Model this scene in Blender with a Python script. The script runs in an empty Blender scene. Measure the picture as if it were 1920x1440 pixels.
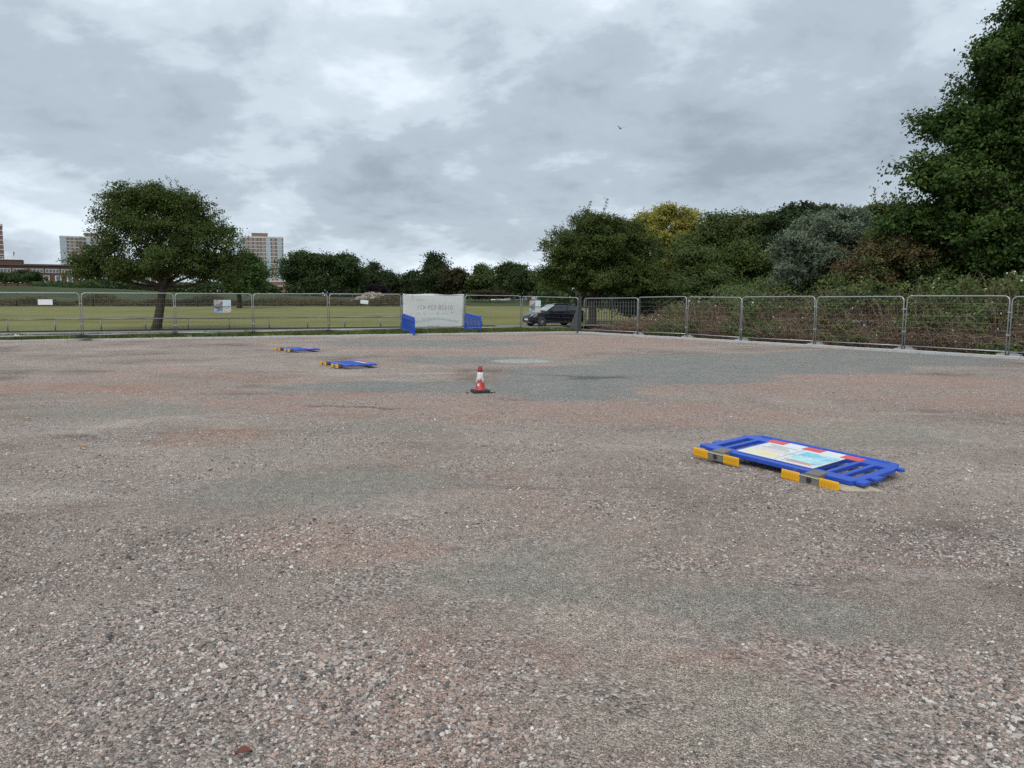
import bpy, bmesh, math, random
import numpy as np
from mathutils import Vector, Matrix, Euler, noise as mnoise

# ------------------------------------------------------------------ camera, sky, sun, exposure
scn = bpy.context.scene
COL = scn.collection
R = math.radians
cam_d = bpy.data.cameras.new('camera')
cam_d.lens = 27.0; cam_d.sensor_width = 36.0; cam_d.clip_start = 0.05; cam_d.clip_end = 6000
cam = bpy.data.objects.new('camera', cam_d); COL.objects.link(cam)
cam.location = (0, 0, 1.9); cam.rotation_euler = (R(90 - 6.2), 0, 0)
scn.camera = cam

SUN_EL, SUN_AZ = 52.0, 200.0          # azimuth clockwise from +Y: high, behind and left of the viewer
world = bpy.data.worlds.new('World'); scn.world = world; world.use_nodes = True
def build_world():
    nt = world.node_tree; N = nt.nodes; L = nt.links; N.clear()
    def n(t, **k):
        o = N.new(t)
        for a, b in k.items(): setattr(o, a, b)
        return o
    def math_(op, a, b=None, c=None):
        m = n('ShaderNodeMath', operation=op)
        for i, v in enumerate((a, b, c)):
            if v is None: continue
            if isinstance(v, (int, float)): m.inputs[i].default_value = v
            else: L.new(v, m.inputs[i])
        return m.outputs[0]
    out = n('ShaderNodeOutputWorld'); bg = n('ShaderNodeBackground'); L.new(bg.outputs[0], out.inputs[0])
    sky = n('ShaderNodeTexSky', sky_type='NISHITA'); sky.sun_disc = False
    sky.sun_elevation = R(SUN_EL); sky.sun_rotation = R(SUN_AZ)
    sky_s = n('ShaderNodeVectorMath', operation='SCALE'); L.new(sky.outputs[0], sky_s.inputs[0]); sky_s.inputs['Scale'].default_value = 0.08
    tc = n('ShaderNodeTexCoord'); sp = n('ShaderNodeSeparateXYZ'); L.new(tc.outputs['Generated'], sp.inputs[0])
    zz = math_('ADD', math_('MAXIMUM', sp.outputs[2], 0.0), 0.32)
    cx = math_('DIVIDE', sp.outputs[0], zz); cy = math_('DIVIDE', sp.outputs[1], zz)
    cv = n('ShaderNodeCombineXYZ'); L.new(cx, cv.inputs[0]); L.new(cy, cv.inputs[1])
    def noise(scale, detail, rough, dist, off):
        mp = n('ShaderNodeMapping'); L.new(cv.outputs[0], mp.inputs[0]); mp.inputs['Location'].default_value = off
        t = n('ShaderNodeTexNoise'); L.new(mp.outputs[0], t.inputs['Vector'])
        t.inputs['Scale'].default_value = scale; t.inputs['Detail'].default_value = detail
        t.inputs['Roughness'].default_value = rough; t.inputs['Distortion'].default_value = dist
        return t.outputs['Fac']
    n1 = noise(1.15, 9, 0.55, 0.15, CLOUD_OFF)
    n2 = noise(3.4, 8, 0.6, 0.2, (7.1, 1.3, 4))
    n3 = noise(0.22, 2, 0.5, 0.0, (2.2, 5.3, 9))
    s = math_('MULTIPLY_ADD', n2, 0.48, math_('MULTIPLY_ADD', n1, 0.88, math_('MULTIPLY', n3, 0.35)))
    ramp = n('ShaderNodeValToRGB'); L.new(s, ramp.inputs[0])
    cr = ramp.color_ramp; cr.interpolation = 'EASE'
    cr.elements[0].position = 0.66; cr.elements[0].color = (0.235, 0.275, 0.322, 1)
    cr.elements[1].position = 1.00; cr.elements[1].color = (0.58, 0.65, 0.71, 1)
    e = cr.elements.new(0.81); e.color = (0.33, 0.385, 0.442, 1)
    e = cr.elements.new(0.89); e.color = (0.435, 0.502, 0.562, 1)
    # thick overcast: the clear sky only just tints it
    mx = n('ShaderNodeMix', data_type='RGBA'); mx.inputs['Factor'].default_value = 0.96
    L.new(sky_s.outputs[0], mx.inputs[6]); L.new(ramp.outputs[0], mx.inputs[7])
    L.new(mx.outputs[2], bg.inputs[0]); bg.inputs[1].default_value = 1.0
CLOUD_OFF = (3.3, 8.1, 0)
build_world()

sd = bpy.data.lights.new('sun', 'SUN'); sd.energy = 1.5; sd.angle = R(45); sd.color = (1.0, 0.97, 0.92)
sun = bpy.data.objects.new('sun', sd); COL.objects.link(sun)
_az, _el = R(SUN_AZ), R(SUN_EL)
_to = Vector((math.sin(_az) * math.cos(_el), math.cos(_az) * math.cos(_el), math.sin(_el)))
sun.rotation_euler = _to.to_track_quat('Z', 'Y').to_euler()
sun.location = (0, -20, 40)
scn.view_settings.view_transform = 'Standard'; scn.view_settings.look = 'None'
scn.view_settings.gamma = 1.0; scn.view_settings.exposure = 0.57; scn.view_settings.use_curve_mapping = False
scn.render.engine = 'CYCLES'
scn.cycles.max_bounces = 6; scn.cycles.diffuse_bounces = 3; scn.cycles.glossy_bounces = 3
scn.cycles.transmission_bounces = 4; scn.cycles.transparent_max_bounces = 8
scn.cycles.use_denoising = False
rng = np.random.default_rng(7)
random.seed(7)

# ------------------------------------------------------------------ helpers: tags
def tag(o, label=None, cat=None, group=None, kind=None):
    if label: o['label'] = label
    if cat: o['category'] = cat
    if group: o['group'] = group
    if kind: o['kind'] = kind
    return o
def empty(name, loc=(0, 0, 0), rz=0.0):
    o = bpy.data.objects.new(name, None); COL.objects.link(o)
    o.location = loc; o.rotation_euler = (0, 0, rz); o.empty_display_size = 0.2
    return o
def link(name, me, parent=None):
    o = bpy.data.objects.new(name, me); COL.objects.link(o)
    if parent: o.parent = parent
    return o
def copy_tree(o, parent=None):
    c = o.copy(); COL.objects.link(c); c.parent = parent
    for ch in o.children: copy_tree(ch, c)
    return c

# ------------------------------------------------------------------ helpers: materials
class NT:
    def __init__(s, name):
        s.m = bpy.data.materials.new(name); s.m.use_nodes = True
        s.t = s.m.node_tree; s.t.nodes.clear()
        s.out = s.n('ShaderNodeOutputMaterial'); s.b = s.n('ShaderNodeBsdfPrincipled')
        s.l(s.b.outputs[0], s.out.inputs[0])
        g = s.n('ShaderNodeNewGeometry'); s.pos = g.outputs['Position']
        s.oc = s.n('ShaderNodeTexCoord').outputs['Object']
    def n(s, t, **k):
        o = s.t.nodes.new(t)
        for a, b in k.items(): setattr(o, a, b)
        return o
    def l(s, a, b): s.t.links.new(a, b)
    def put(s, v, sock):
        if hasattr(v, 'is_output'): s.l(v, sock)
        else:
            if isinstance(v, tuple) and len(v) == 3 and sock.type == 'RGBA': v = (*v, 1)
            sock.default_value = v
    def math(s, op, a, b=None, c=None, clamp=False):
        m = s.n('ShaderNodeMath', operation=op, use_clamp=clamp)
        for i, v in enumerate((a, b, c)):
            if v is not None: s.put(v, m.inputs[i])
        return m.outputs[0]
    def noise(s, vec, scale, detail=4, rough=0.55, dist=0.0, col=False):
        t = s.n('ShaderNodeTexNoise'); s.l(vec, t.inputs['Vector'])
        t.inputs['Scale'].default_value = scale; t.inputs['Detail'].default_value = detail
        t.inputs['Roughness'].default_value = rough; t.inputs['Distortion'].default_value = dist
        return t.outputs['Color' if col else 'Fac']
    def voro(s, vec, scale, feature='F1', out='Color', rnd=1.0):
        t = s.n('ShaderNodeTexVoronoi', feature=feature); s.l(vec, t.inputs['Vector'])
        t.inputs['Scale'].default_value = scale; t.inputs['Randomness'].default_value = rnd
        return t.outputs[out]
    def ramp(s, fac, stops, interp='LINEAR'):
        r = s.n('ShaderNodeValToRGB'); s.put(fac, r.inputs[0]); cr = r.color_ramp; cr.interpolation = interp
        while len(cr.elements) < len(stops): cr.elements.new(0.5)
        for e, (p, c) in zip(cr.elements, stops):
            e.position = p; e.color = (*c, 1) if len(c) == 3 else c
        return r.outputs[0]
    def mix(s, f, a, b, mode='MIX'):
        m = s.n('ShaderNodeMix', data_type='RGBA', blend_type=mode)
        s.put(f, m.inputs[0]); s.put(a, m.inputs[6]); s.put(b, m.inputs[7]); return m.outputs[2]
    def smooth(s, v, a, b):
        m = s.n('ShaderNodeMapRange', interpolation_type='SMOOTHSTEP'); s.put(v, m.inputs[0])
        m.inputs[1].default_value = a; m.inputs[2].default_value = b; return m.outputs[0]
    def bump(s, h, strength, dist):
        b = s.n('ShaderNodeBump'); b.inputs['Strength'].default_value = strength; b.inputs['Distance'].default_value = dist
        s.l(h, b.inputs['Height']); s.l(b.outputs[0], s.b.inputs['Normal'])
    def set(s, col=None, rough=None, metal=None, spec=None, alpha=None):
        if col is not None: s.put(col, s.b.inputs['Base Color'])
        if rough is not None: s.put(rough, s.b.inputs['Roughness'])
        if metal is not None: s.put(metal, s.b.inputs['Metallic'])
        if spec is not None: s.put(spec, s.b.inputs['Specular IOR Level'])
        return s.m
MATS = {}
def plain(name, col, rough=0.6, metal=0.0, var=0.12, scale=6.0, spec=0.5, bump=0.0):
    if name in MATS: return MATS[name]
    t = NT(name)
    f = t.noise(t.oc, scale, 5, 0.6)
    c = t.mix(f, tuple(max(0, x * (1 - 2 * var)) for x in col), tuple(min(1, x * (1 + 2 * var)) for x in col))
    t.set(c, rough, metal, spec)
    if bump: t.bump(t.noise(t.oc, scale * 8, 4), bump, 0.01)
    MATS[name] = t.m
    return t.m
def leafmat(name, cols, trans=0.3, rough=0.6, spec=0.15):
    t = NT(name)
    at = t.n('ShaderNodeAttribute', attribute_name='tint')
    st = [(i / (len(cols) - 1), c) for i, c in enumerate(cols)]
    c = t.ramp(at.outputs['Fac'], st)
    t.set(c, rough, 0, spec)
    tr = t.n('ShaderNodeBsdfTranslucent'); t.l(c, tr.inputs[0])
    mx = t.n('ShaderNodeMixShader'); mx.inputs[0].default_value = trans
    t.l(t.b.outputs[0], mx.inputs[1]); t.l(tr.outputs[0], mx.inputs[2]); t.l(mx.outputs[0], t.out.inputs[0])
    MATS[name] = t.m
    return t.m

# ------------------------------------------------------------------ helpers: meshes
class MB:
    def __init__(s): s.v = []; s.f = []; s.mi = []
    def add(s, verts, faces, mi=0):
        b = len(s.v); s.v += [tuple(p) for p in verts]
        s.f += [tuple(b + i for i in f) for f in faces]; s.mi += [mi] * len(faces); return s
    def box(s, c, d, mi=0, rot=None):
        x, y, z = d[0] / 2, d[1] / 2, d[2] / 2
        P = [Vector(p) for p in ((-x,-y,-z),(x,-y,-z),(x,y,-z),(-x,y,-z),(-x,-y,z),(x,-y,z),(x,y,z),(-x,y,z))]
        if rot is not None: P = [rot @ p for p in P]
        c = Vector(c)
        return s.add([p + c for p in P], [(0,3,2,1),(4,5,6,7),(0,1,5,4),(1,2,6,5),(2,3,7,6),(3,0,4,7)], mi)
    def prism(s, poly, z0, z1, mi=0):           # poly in xy counter-clockwise
        n = len(poly)
        return s.add([(x, y, z0) for x, y in poly] + [(x, y, z1) for x, y in poly],
                     [tuple(range(n - 1, -1, -1)), tuple(range(n, 2 * n))] + [(i, (i + 1) % n, n + (i + 1) % n, n + i) for i in range(n)], mi)
    def tube(s, pts, rad, sides=8, mi=0, cap=True):
        pts = [Vector(p) for p in pts]; n = len(pts)
        if not hasattr(rad, '__len__'): rad = [rad] * n
        T = [(pts[min(i + 1, n - 1)] - pts[max(i - 1, 0)]).normalized() for i in range(n)]
        up = Vector((0, 0, 1)) if abs(T[0].z) < 0.9 else Vector((1, 0, 0))
        u = T[0].cross(up).normalized(); V = []
        for i in range(n):
            u = (u - T[i] * u.dot(T[i])).normalized(); w = T[i].cross(u)
            for k in range(sides):
                a = 2 * math.pi * k / sides
                V.append(pts[i] + (u * math.cos(a) + w * math.sin(a)) * rad[i])
        F = []
        for i in range(n - 1):
            for k in range(sides):
                a = i * sides + k; b = i * sides + (k + 1) % sides
                F.append((a, b, b + sides, a + sides))
        if cap: F += [tuple(range(sides - 1, -1, -1)), tuple(range((n - 1) * sides, n * sides))]
        return s.add(V, F, mi)
    def lathe(s, prof, sides=24, mi=0, c=(0, 0, 0)):
        V = []
        for r, z in prof:
            for k in range(sides):
                a = 2 * math.pi * k / sides; V.append((c[0] + r * math.cos(a), c[1] + r * math.sin(a), c[2] + z))
        F = []
        for i in range(len(prof) - 1):
            for k in range(sides):
                a = i * sides + k; b = i * sides + (k + 1) % sides
                F.append((a, b, b + sides, a + sides))
        return s.add(V, F, mi)
    def mesh(s, name, mats, smooth=False):
        me = bpy.data.meshes.new(name); me.from_pydata(s.v, [], s.f)
        for m in (mats if isinstance(mats, (list, tuple)) else [mats]): me.materials.append(m)
        me.polygons.foreach_set('material_index', s.mi)
        me.polygons.foreach_set('use_smooth', [smooth] * len(s.f)); me.update()
        return me
    def build(s, name, mats, parent=None, smooth=False, bevel=0.0, seg=2):
        o = link(name, s.mesh(name, mats, smooth), parent)
        if bevel:
            b = o.modifiers.new('bevel', 'BEVEL'); b.width = bevel; b.segments = seg; b.limit_method = 'ANGLE'; b.angle_limit = R(40)
        return o
def quads(name, V, tint, mat, parent=None, nv=4):
    """one mesh of N separate nv-gons; V (N,nv,3), tint (N,)"""
    N = len(V); me = bpy.data.meshes.new(name)
    me.vertices.add(N * nv); me.vertices.foreach_set('co', np.ascontiguousarray(V, dtype=np.float32).ravel())
    me.loops.add(N * nv); me.loops.foreach_set('vertex_index', np.arange(N * nv, dtype=np.int32))
    me.polygons.add(N); me.polygons.foreach_set('loop_start', np.arange(0, N * nv, nv, dtype=np.int32))
    a = me.attributes.new('tint', 'FLOAT', 'FACE'); a.data.foreach_set('value', np.clip(tint, 0, 1).astype(np.float32))
    me.materials.append(mat); me.update(calc_edges=True)
    return link(name, me, parent)
def unit(a): return a / np.maximum(np.linalg.norm(a, axis=-1, keepdims=True), 1e-9)
def rand_dir(n): return unit(rng.normal(size=(n, 3)))
def leaf_quads(C, Nrm, size, aspect=0.6, fold=0.0):
    n = len(C); a = rng.normal(size=(n, 3)); a = unit(a - Nrm * np.sum(a * Nrm, 1, keepdims=True)); b = np.cross(Nrm, a)
    L = size[:, None]; W = L * aspect
    V = np.stack([C - a * L * .5, C + b * W * .5 + a * L * .05, C + a * L * .5, C - b * W * .5 + a * L * .05], 1)
    return V
def grid_mesh(name, xs, ys, zf, mat, keep=None):
    nx, ny = len(xs), len(ys)
    V = [(x, y, zf(x, y)) for y in ys for x in xs]
    F = [(j*nx+i, j*nx+i+1, (j+1)*nx+i+1, (j+1)*nx+i) for j in range(ny-1) for i in range(nx-1)]
    m = MB(); m.add(V, F); return m.build(name, mat, smooth=True)

# ------------------------------------------------------------------ materials of the setting
galv = plain('galvanised_steel', (0.42, 0.44, 0.46), 0.42, 0.55, 0.15, 9)
galv_dull = plain('weathered_steel', (0.23, 0.24, 0.25), 0.55, 0.4, 0.2, 7)
concrete = plain('concrete', (0.46, 0.46, 0.45), 0.9, 0, 0.16, 7, 0.2, 0.3)
rubber = plain('black_rubber', (0.028, 0.03, 0.032), 0.75, 0, 0.2, 14)
bark = plain('bark', (0.075, 0.058, 0.045), 0.9, 0, 0.3, 12, 0.2, 0.6)
bark_pale = plain('pale_bark', (0.16, 0.13, 0.10), 0.9, 0, 0.25, 12, 0.2, 0.4)

def lot_material():
    t = NT('car_park_gravel')
    p = t.pos
    # ragged coordinates so that patch edges break up
    w1 = t.noise(p, 0.55, 5, 0.6, 0.0, True); w2 = t.noise(p, 2.6, 5, 0.65, 0.0, True)
    sub = t.n('ShaderNodeVectorMath', operation='SUBTRACT'); t.l(w1, sub.inputs[0]); sub.inputs[1].default_value = (.5, .5, .5)
    sc1 = t.n('ShaderNodeVectorMath', operation='MULTIPLY'); t.l(sub.outputs[0], sc1.inputs[0]); sc1.inputs[1].default_value = (3.0, 1.5, 0)
    sub2 = t.n('ShaderNodeVectorMath', operation='SUBTRACT'); t.l(w2, sub2.inputs[0]); sub2.inputs[1].default_value = (.5, .5, .5)
    sc2 = t.n('ShaderNodeVectorMath', operation='MULTIPLY'); t.l(sub2.outputs[0], sc2.inputs[0]); sc2.inputs[1].default_value = (1.0, .7, 0)
    a1 = t.n('ShaderNodeVectorMath', operation='ADD'); t.l(p, a1.inputs[0]); t.l(sc1.outputs[0], a1.inputs[1])
    a2 = t.n('ShaderNodeVectorMath', operation='ADD'); t.l(a1.outputs[0], a2.inputs[0]); t.l(sc2.outputs[0], a2.inputs[1])
    pw = a2.outputs[0]
    a3 = t.n('ShaderNodeVectorMath', operation='ADD'); t.l(p, a3.inputs[0]); t.l(sc2.outputs[0], a3.inputs[1])
    pw_small = a3.outputs[0]
    def patch(cx, cy, rx, ry, rot=0, soft=0.7, small=False):
        s = t.n('ShaderNodeVectorMath', operation='SUBTRACT'); t.l(pw_small if small else pw, s.inputs[0]); s.inputs[1].default_value = (cx, cy, 0)
        m = t.n('ShaderNodeVectorRotate', rotation_type='Z_AXIS'); t.l(s.outputs[0], m.inputs[0]); m.inputs['Angle'].default_value = R(-rot)
        d = t.n('ShaderNodeVectorMath', operation='DIVIDE'); t.l(m.outputs[0], d.inputs[0]); d.inputs[1].default_value = (rx, ry, 1e6)
        ln = t.n('ShaderNodeVectorMath', operation='LENGTH'); t.l(d.outputs[0], ln.inputs[0])
        o = t.smooth(ln.outputs['Value'], 1.0 + soft * .5, 1.0 - soft * .5)
        return o
    def union(ms):
        o = ms[0]
        for m in ms[1:]: o = t.math('MAXIMUM', o, m)
        return o
    rag = t.math('MULTIPLY', t.math('SUBTRACT', t.noise(p, 7.5, 7, 0.72), 0.5), 2.2)
    def ragged(m): return t.smooth(t.math('ADD', m, t.math('MULTIPLY', rag, t.math('MULTIPLY', t.math('MULTIPLY', m, t.math('SUBTRACT', 1.0, m)), 3.0))), 0.12, 0.88)
    # broad, weathered base
    base = t.ramp(t.noise(p, 0.28, 6, 0.62, 0.4), [(0.32, (0.190, 0.152, 0.127)), (0.46, (0.335, 0.274, 0.232)), (0.56, (0.41, 0.34, 0.286)), (0.68, (0.53, 0.452, 0.382))])
    pink_n = t.smooth(t.noise(p, 0.17, 6, 0.66, 0.5), 0.49, 0.65)
    c = t.mix(t.math('MULTIPLY', pink_n, 0.65), base, (0.47, 0.312, 0.252))
    grey_n = t.smooth(t.noise(p, 0.23, 6, 0.62, 0.7), 0.56, 0.70)
    # streaks, drawn out across the site by traffic
    mp = t.n('ShaderNodeMapping'); t.l(p, mp.inputs[0]); mp.inputs['Rotation'].default_value = (0, 0, R(-8)); mp.inputs['Scale'].default_value = (0.16, 0.75, 1)
    st = t.noise(mp.outputs[0], 1.0, 6, 0.62, 0.6)
    c = t.mix(t.smooth(st, 0.56, 0.74), c, (0.155, 0.117, 0.10))
    c = t.mix(t.smooth(st, 0.44, 0.30), c, (0.48, 0.41, 0.36))
    pink = union([patch(8.2, 17.2, 5.2, 2.6), patch(12, 15, 5, 3), patch(-1.5, 30.5, 5.5, 4.0), patch(3.5, 36, 5.5, 5.5),
                  patch(1.5, 13.0, 4.2, 1.5), patch(-3.5, 14.2, 2.6, 1.5), patch(9.5, 21.4, 1.6, .7), patch(-1.45, 6.1, .75, .6, 0, .9), patch(-.35, 3.5, .9, .6, 0, 1.0), patch(1.7, 3.9, .9, .35, 0, 1.0)])
    pink = ragged(pink)
    c = t.mix(t.math('MULTIPLY', pink, 0.8), c, t.mix(t.noise(p, 1.4, 5, .6), (0.36, 0.238, 0.192), (0.50, 0.36, 0.298)))
    rust = union([patch(-9.8, 16.6, 4.2, 1.0, -6), patch(-7.2, 18.6, 2.0, .8, 20), patch(-4.2, 10.6, .8, .75, 0, .5, True)])
    rust = ragged(rust)
    c = t.mix(t.math('MULTIPLY', rust, 0.62), c, (0.42, 0.25, 0.18))
    grey = union([patch(1.0, 16.8, 1.9, 2.2, 0, .35), patch(3.4, 20.2, 3.7, 2.9, 0, .3), patch(7.4, 23.8, 4.8, 4.0, 0, .3), patch(12.6, 26.0, 3.8, 3.2, -60, .35),
                  patch(-2.6, 16.9, 2.7, 1.1), patch(-3.6, 34.5, 5.0, 2.8), patch(-1.0, 24.5, 2.6, 1.6)])
    grey = ragged(grey)
    c = t.mix(t.math('MULTIPLY', grey, 0.92), c, t.mix(t.noise(p, 1.7, 6, .65), (0.215, 0.225, 0.212), (0.30, 0.312, 0.292)))
    dust = union([patch(0.05, 5.2, .75, .6, 0, 1.0), patch(1.65, 4.6, .95, .42, -10, 1.0), patch(-1.9, 7.8, 1.3, .8, 0, 1.0), patch(4.7, 11.0, 1.7, 1.0, 0, .9), patch(-6.6, 13.2, 1.8, 1.0, 0, 1.0), patch(-2.1,11.4,1.2,.7,0,1.)])
    dust = ragged(dust)
    c = t.mix(t.math('MULTIPLY', dust, 0.75), c, (0.312, 0.292, 0.248))
    tan = union([patch(0.8, 3.5, .75, .42, 0, 1.0), patch(4.7, 11.3, 1.0, .7, 0, 1.0), patch(-2.8, 9.6, 1.2, .8, 0, 1.)])
    tan = ragged(tan)
    c = t.mix(t.math('MULTIPLY', tan, 0.7), c, (0.39, 0.34, 0.28))
    pale = patch(0.36, 24.2, .95, .85, 0, .35, True)
    c = t.mix(t.math('MULTIPLY', pale, 0.95), c, (0.46, 0.48, 0.45))
    pale2 = union([patch(-9.6, 33.2, 1.2, .5, 0, .6, True), patch(-5.0, 20.9, 1.6, .35, -10, .8, True), patch(-3.3, 29.5, 3.0, .5, 0, .9)])
    c = t.mix(t.math('MULTIPLY', pale2, 0.6), c, (0.46, 0.40, 0.33))
    dark = union([patch(2.15, 18.75, .85, .38, 10, 1.1), patch(1.4, 19.3, 1.2, .14, -20, 1.1), patch(-2.9, 13.7, .9, .16, -12, 1.1)])
    c = t.mix(t.math('MULTIPLY', dark, 0.62), c, (0.060, 0.062, 0.062))
    asph = t.math('MAXIMUM', t.math('MULTIPLY', grey, .5), dust)
    # aggregate: every cell its own stone colour
    vs = t.voro(p, 62, 'F1', 'Color'); sv = t.n('ShaderNodeSeparateColor'); t.l(vs, sv.inputs[0])
    stone = t.ramp(sv.outputs[0], [(0.0, (0.045, 0.040, 0.038)), (0.18, (0.14, 0.12, 0.11)), (0.36, (0.29, 0.218, 0.184)), (0.54, (0.34, 0.308, 0.282)), (0.70, (0.45, 0.318, 0.258)), (0.84, (0.56, 0.50, 0.445)), (1.0, (0.76, 0.72, 0.67))])
    vf = t.voro(p, 190, 'F1', 'Color'); sf = t.n('ShaderNodeSeparateColor'); t.l(vf, sf.inputs[0])
    fine = t.ramp(sf.outputs[0], [(0.0, (0.22, 0.22, 0.22)), (0.42, (0.78, 0.78, 0.78)), (0.78, (1.25, 1.25, 1.25)), (1.0, (2.1, 2.1, 2.1))])
    c = t.mix(1.0, c, fine, 'MULTIPLY')
    cover = t.smooth(t.noise(p, 0.8, 6, 0.68, 0.4), 0.44, 0.62)
    amt = t.math('MULTIPLY_ADD', cover, 0.70, 0.06)
    amt = t.math('MULTIPLY', amt, t.math('SUBTRACT', 1.0, t.math('MULTIPLY', asph, 0.85)))
    c = t.mix(amt, c, stone)
    vb = t.voro(p, 17, 'F1', 'Color'); sb = t.n('ShaderNodeSeparateColor'); t.l(vb, sb.inputs[0])
    mott = t.ramp(sb.outputs[1], [(0.0, (0.84, 0.84, 0.84)), (0.6, (1.0, 1.0, 1.0)), (1.0, (1.2, 1.2, 1.2))])
    c = t.mix(0.8, c, mott, 'MULTIPLY')
    t.set(c, 0.93, 0, 0.25)
    vd = t.voro(p, 62, 'F1', 'Distance'); hf = t.noise(p, 180, 3, .6)
    hh = t.math('MULTIPLY_ADD', vd, -1.0, t.math('MULTIPLY', hf, .5))
    t.bump(hh, 1.0, 0.02)
    return t.m
def grass_material(name, a, b, c3, sc=1.0):
    t = NT(name); p = t.pos
    c = t.ramp(t.noise(p, 0.12 * sc, 6, 0.65, 0.5), [(0.3, a), (0.5, b), (0.72, c3)])
    mp = t.n('ShaderNodeMapping'); t.l(p, mp.inputs[0]); mp.inputs['Rotation'].default_value = (0, 0, R(12)); mp.inputs['Scale'].default_value = (.06, .5, 1)
    c = t.mix(t.math('MULTIPLY', t.smooth(t.noise(mp.outputs[0], 1, 6, .68), .46, .66), .8), c, tuple(x * k for x, k in zip(a, (.92, .66, .55))))
    f = t.noise(p, 6 * sc, 6, 0.75)
    c = t.mix(1.0, c, t.ramp(f, [(0.25, (.55, .55, .55)), (.5, (1, 1, 1)), (.75, (1.4, 1.4, 1.35))]), 'MULTIPLY')
    t.set(c, 0.95, 0, 0.15); t.bump(t.noise(p, 18, 5, .7), 0.6, 0.05)
    return t.m
def asphalt_material(name, a, b):
    t = NT(name); p = t.pos
    c = t.mix(t.noise(p, .8, 6, .65), a, b)
    c = t.mix(1.0, c, t.ramp(t.noise(p, 60, 3, .7), [(.3, (.6, .6, .6)), (.7, (1.35, 1.35, 1.35))]), 'MULTIPLY')
    t.set(c, .9, 0, .3); t.bump(t.noise(p, 120, 3), .4, .006); return t.m
def earth_material():
    t = NT('bare_earth'); p = t.pos
    c = t.ramp(t.noise(p, 1.2, 7, .7, .3), [(.3, (.05, .036, .026)), (.5, (.10, .07, .048)), (.72, (.19, .14, .09))])
    c = t.mix(1.0, c, t.ramp(t.noise(p, 25, 5, .75), [(.3, (.5, .5, .5)), (.7, (1.5, 1.45, 1.4))]), 'MULTIPLY')
    t.set(c, .95, 0, .1); t.bump(t.noise(p, 22, 6, .7), 1.0, .06); return t.m
M_lot = lot_material()
M_field = grass_material('field_grass', (0.135, 0.145, 0.050), (0.178, 0.180, 0.066), (0.215, 0.198, 0.085))
M_verge = grass_material('verge_grass', (0.070, 0.098, 0.024), (0.110, 0.135, 0.036), (0.175, 0.155, 0.062), 4)
M_bank = grass_material('bank_grass', (0.036, 0.054, 0.022), (0.050, 0.068, 0.026), (0.075, 0.085, 0.036), .6)
M_path = asphalt_material('path_tarmac', (0.19, 0.19, 0.19), (0.28, 0.275, 0.265))
M_road = asphalt_material('road_tarmac', (0.14, 0.14, 0.14), (0.22, 0.215, 0.21))
M_earth = earth_material()

# ------------------------------------------------------------------ terrain
KD = Vector((0.935, 0.355, 0)).normalized(); KN = Vector((-KD.y, KD.x, 0)); KO = Vector((3.9, 45.8, 0))   # left kerb: end point, direction, outward normal
FD = Vector((0.525, -0.851, 0)).normalized(); FN = Vector((0.851, 0.525, 0)).normalized(); FO = Vector((4.10, 45.33, 0))  # right kerb
def kp(s, d, z=0.0): v = KO - KD * s + KN * d; return (v.x, v.y, z)     # s metres back along the left kerb, d metres beyond it
def fp(s, d, z=0.0): v = FO + FD * s + FN * d; return (v.x, v.y, z)     # s metres along the right kerb, d metres beyond it

g = MB()
rr = [0, 60, 140, 320, 700, 1500, 4000]
ring = [[(r * math.cos(a), r * math.sin(a), -0.32 if r < 100 else -0.6) for a in [2 * math.pi * k / 64 for k in range(64)]] for r in rr[1:]]
g.add([(0, 0, -.32)] + ring[0], [(0, 1 + k, 1 + (k + 1) % 64) for k in range(64)])
for a, b in zip(ring[:-1], ring[1:]): g.add(a + b, [(k, 64 + k, 64 + (k + 1) % 64, (k + 1) % 64) for k in range(64)])
tag(g.build('ground', M_bank), 'rough green ground stretching to the horizon behind the field', kind='structure')

m = MB(); pts = [kp(60, 0), kp(0, 0), fp(0, -.25), fp(55, -.25), (34, -16, 0), (-58, -16, 0)]
m.add(pts, [tuple(range(len(pts) - 1, -1, -1))])
lot = m.build('car_park', M_lot); tag(lot, 'empty gravelly car park surface with pink and grey patches', kind='structure')

def strip(name, mat, prof, s0, s1, fn, label, step=2.0):
    n = max(2, int((s1 - s0) / step)); V = []; F = []
    for i in range(n + 1):
        s = s0 + (s1 - s0) * i / n
        for d, z in prof: V.append(fn(s, d, z + 0.02 * math.sin(s * 1.3 + d) * (0.4 < d < 4)))
    k = len(prof)
    for i in range(n):
        for j in range(k - 1): F.append((i*k+j, i*k+j+1, (i+1)*k+j+1, (i+1)*k+j))
    mm = MB(); mm.add(V, F); o = mm.build(name, mat, smooth=True); tag(o, label, kind='structure'); return o
strip('grass_verge', M_verge, [(.12, .085), (.5, .12), (1.2, .16), (2.5, .165), (4.3, .16)], -1.2, 70, kp, 'strip of patchy grass between kerb and footpath')
strip('footpath', M_path, [(4.28, .165), (7.45, .165)], -1.0, 70, kp, 'grey tarmac footpath behind the mesh fence')
strip('soil_edge', plain('dark_soil', (.035, .030, .026), .95, 0, .3, 4, .1, .5), [(7.43, .15), (7.5, .22), (7.9, .235), (8.2, .17)], 2.5, 70, kp, 'dark soil strip beneath the low rail')
m = MB(); pts = [kp(2.2, 3.2, .171), kp(2.2, 11.5, .171), kp(-60, 13.5, .171), kp(-60, 6.0, .171), kp(-1.6, 6.0, .171), kp(-.6, 1.8, .171)]
m.add(pts, [tuple(range(len(pts)))]); tag(m.build('access_road', M_road), 'tarmac access road under the dark hatchback', kind='structure')

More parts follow.
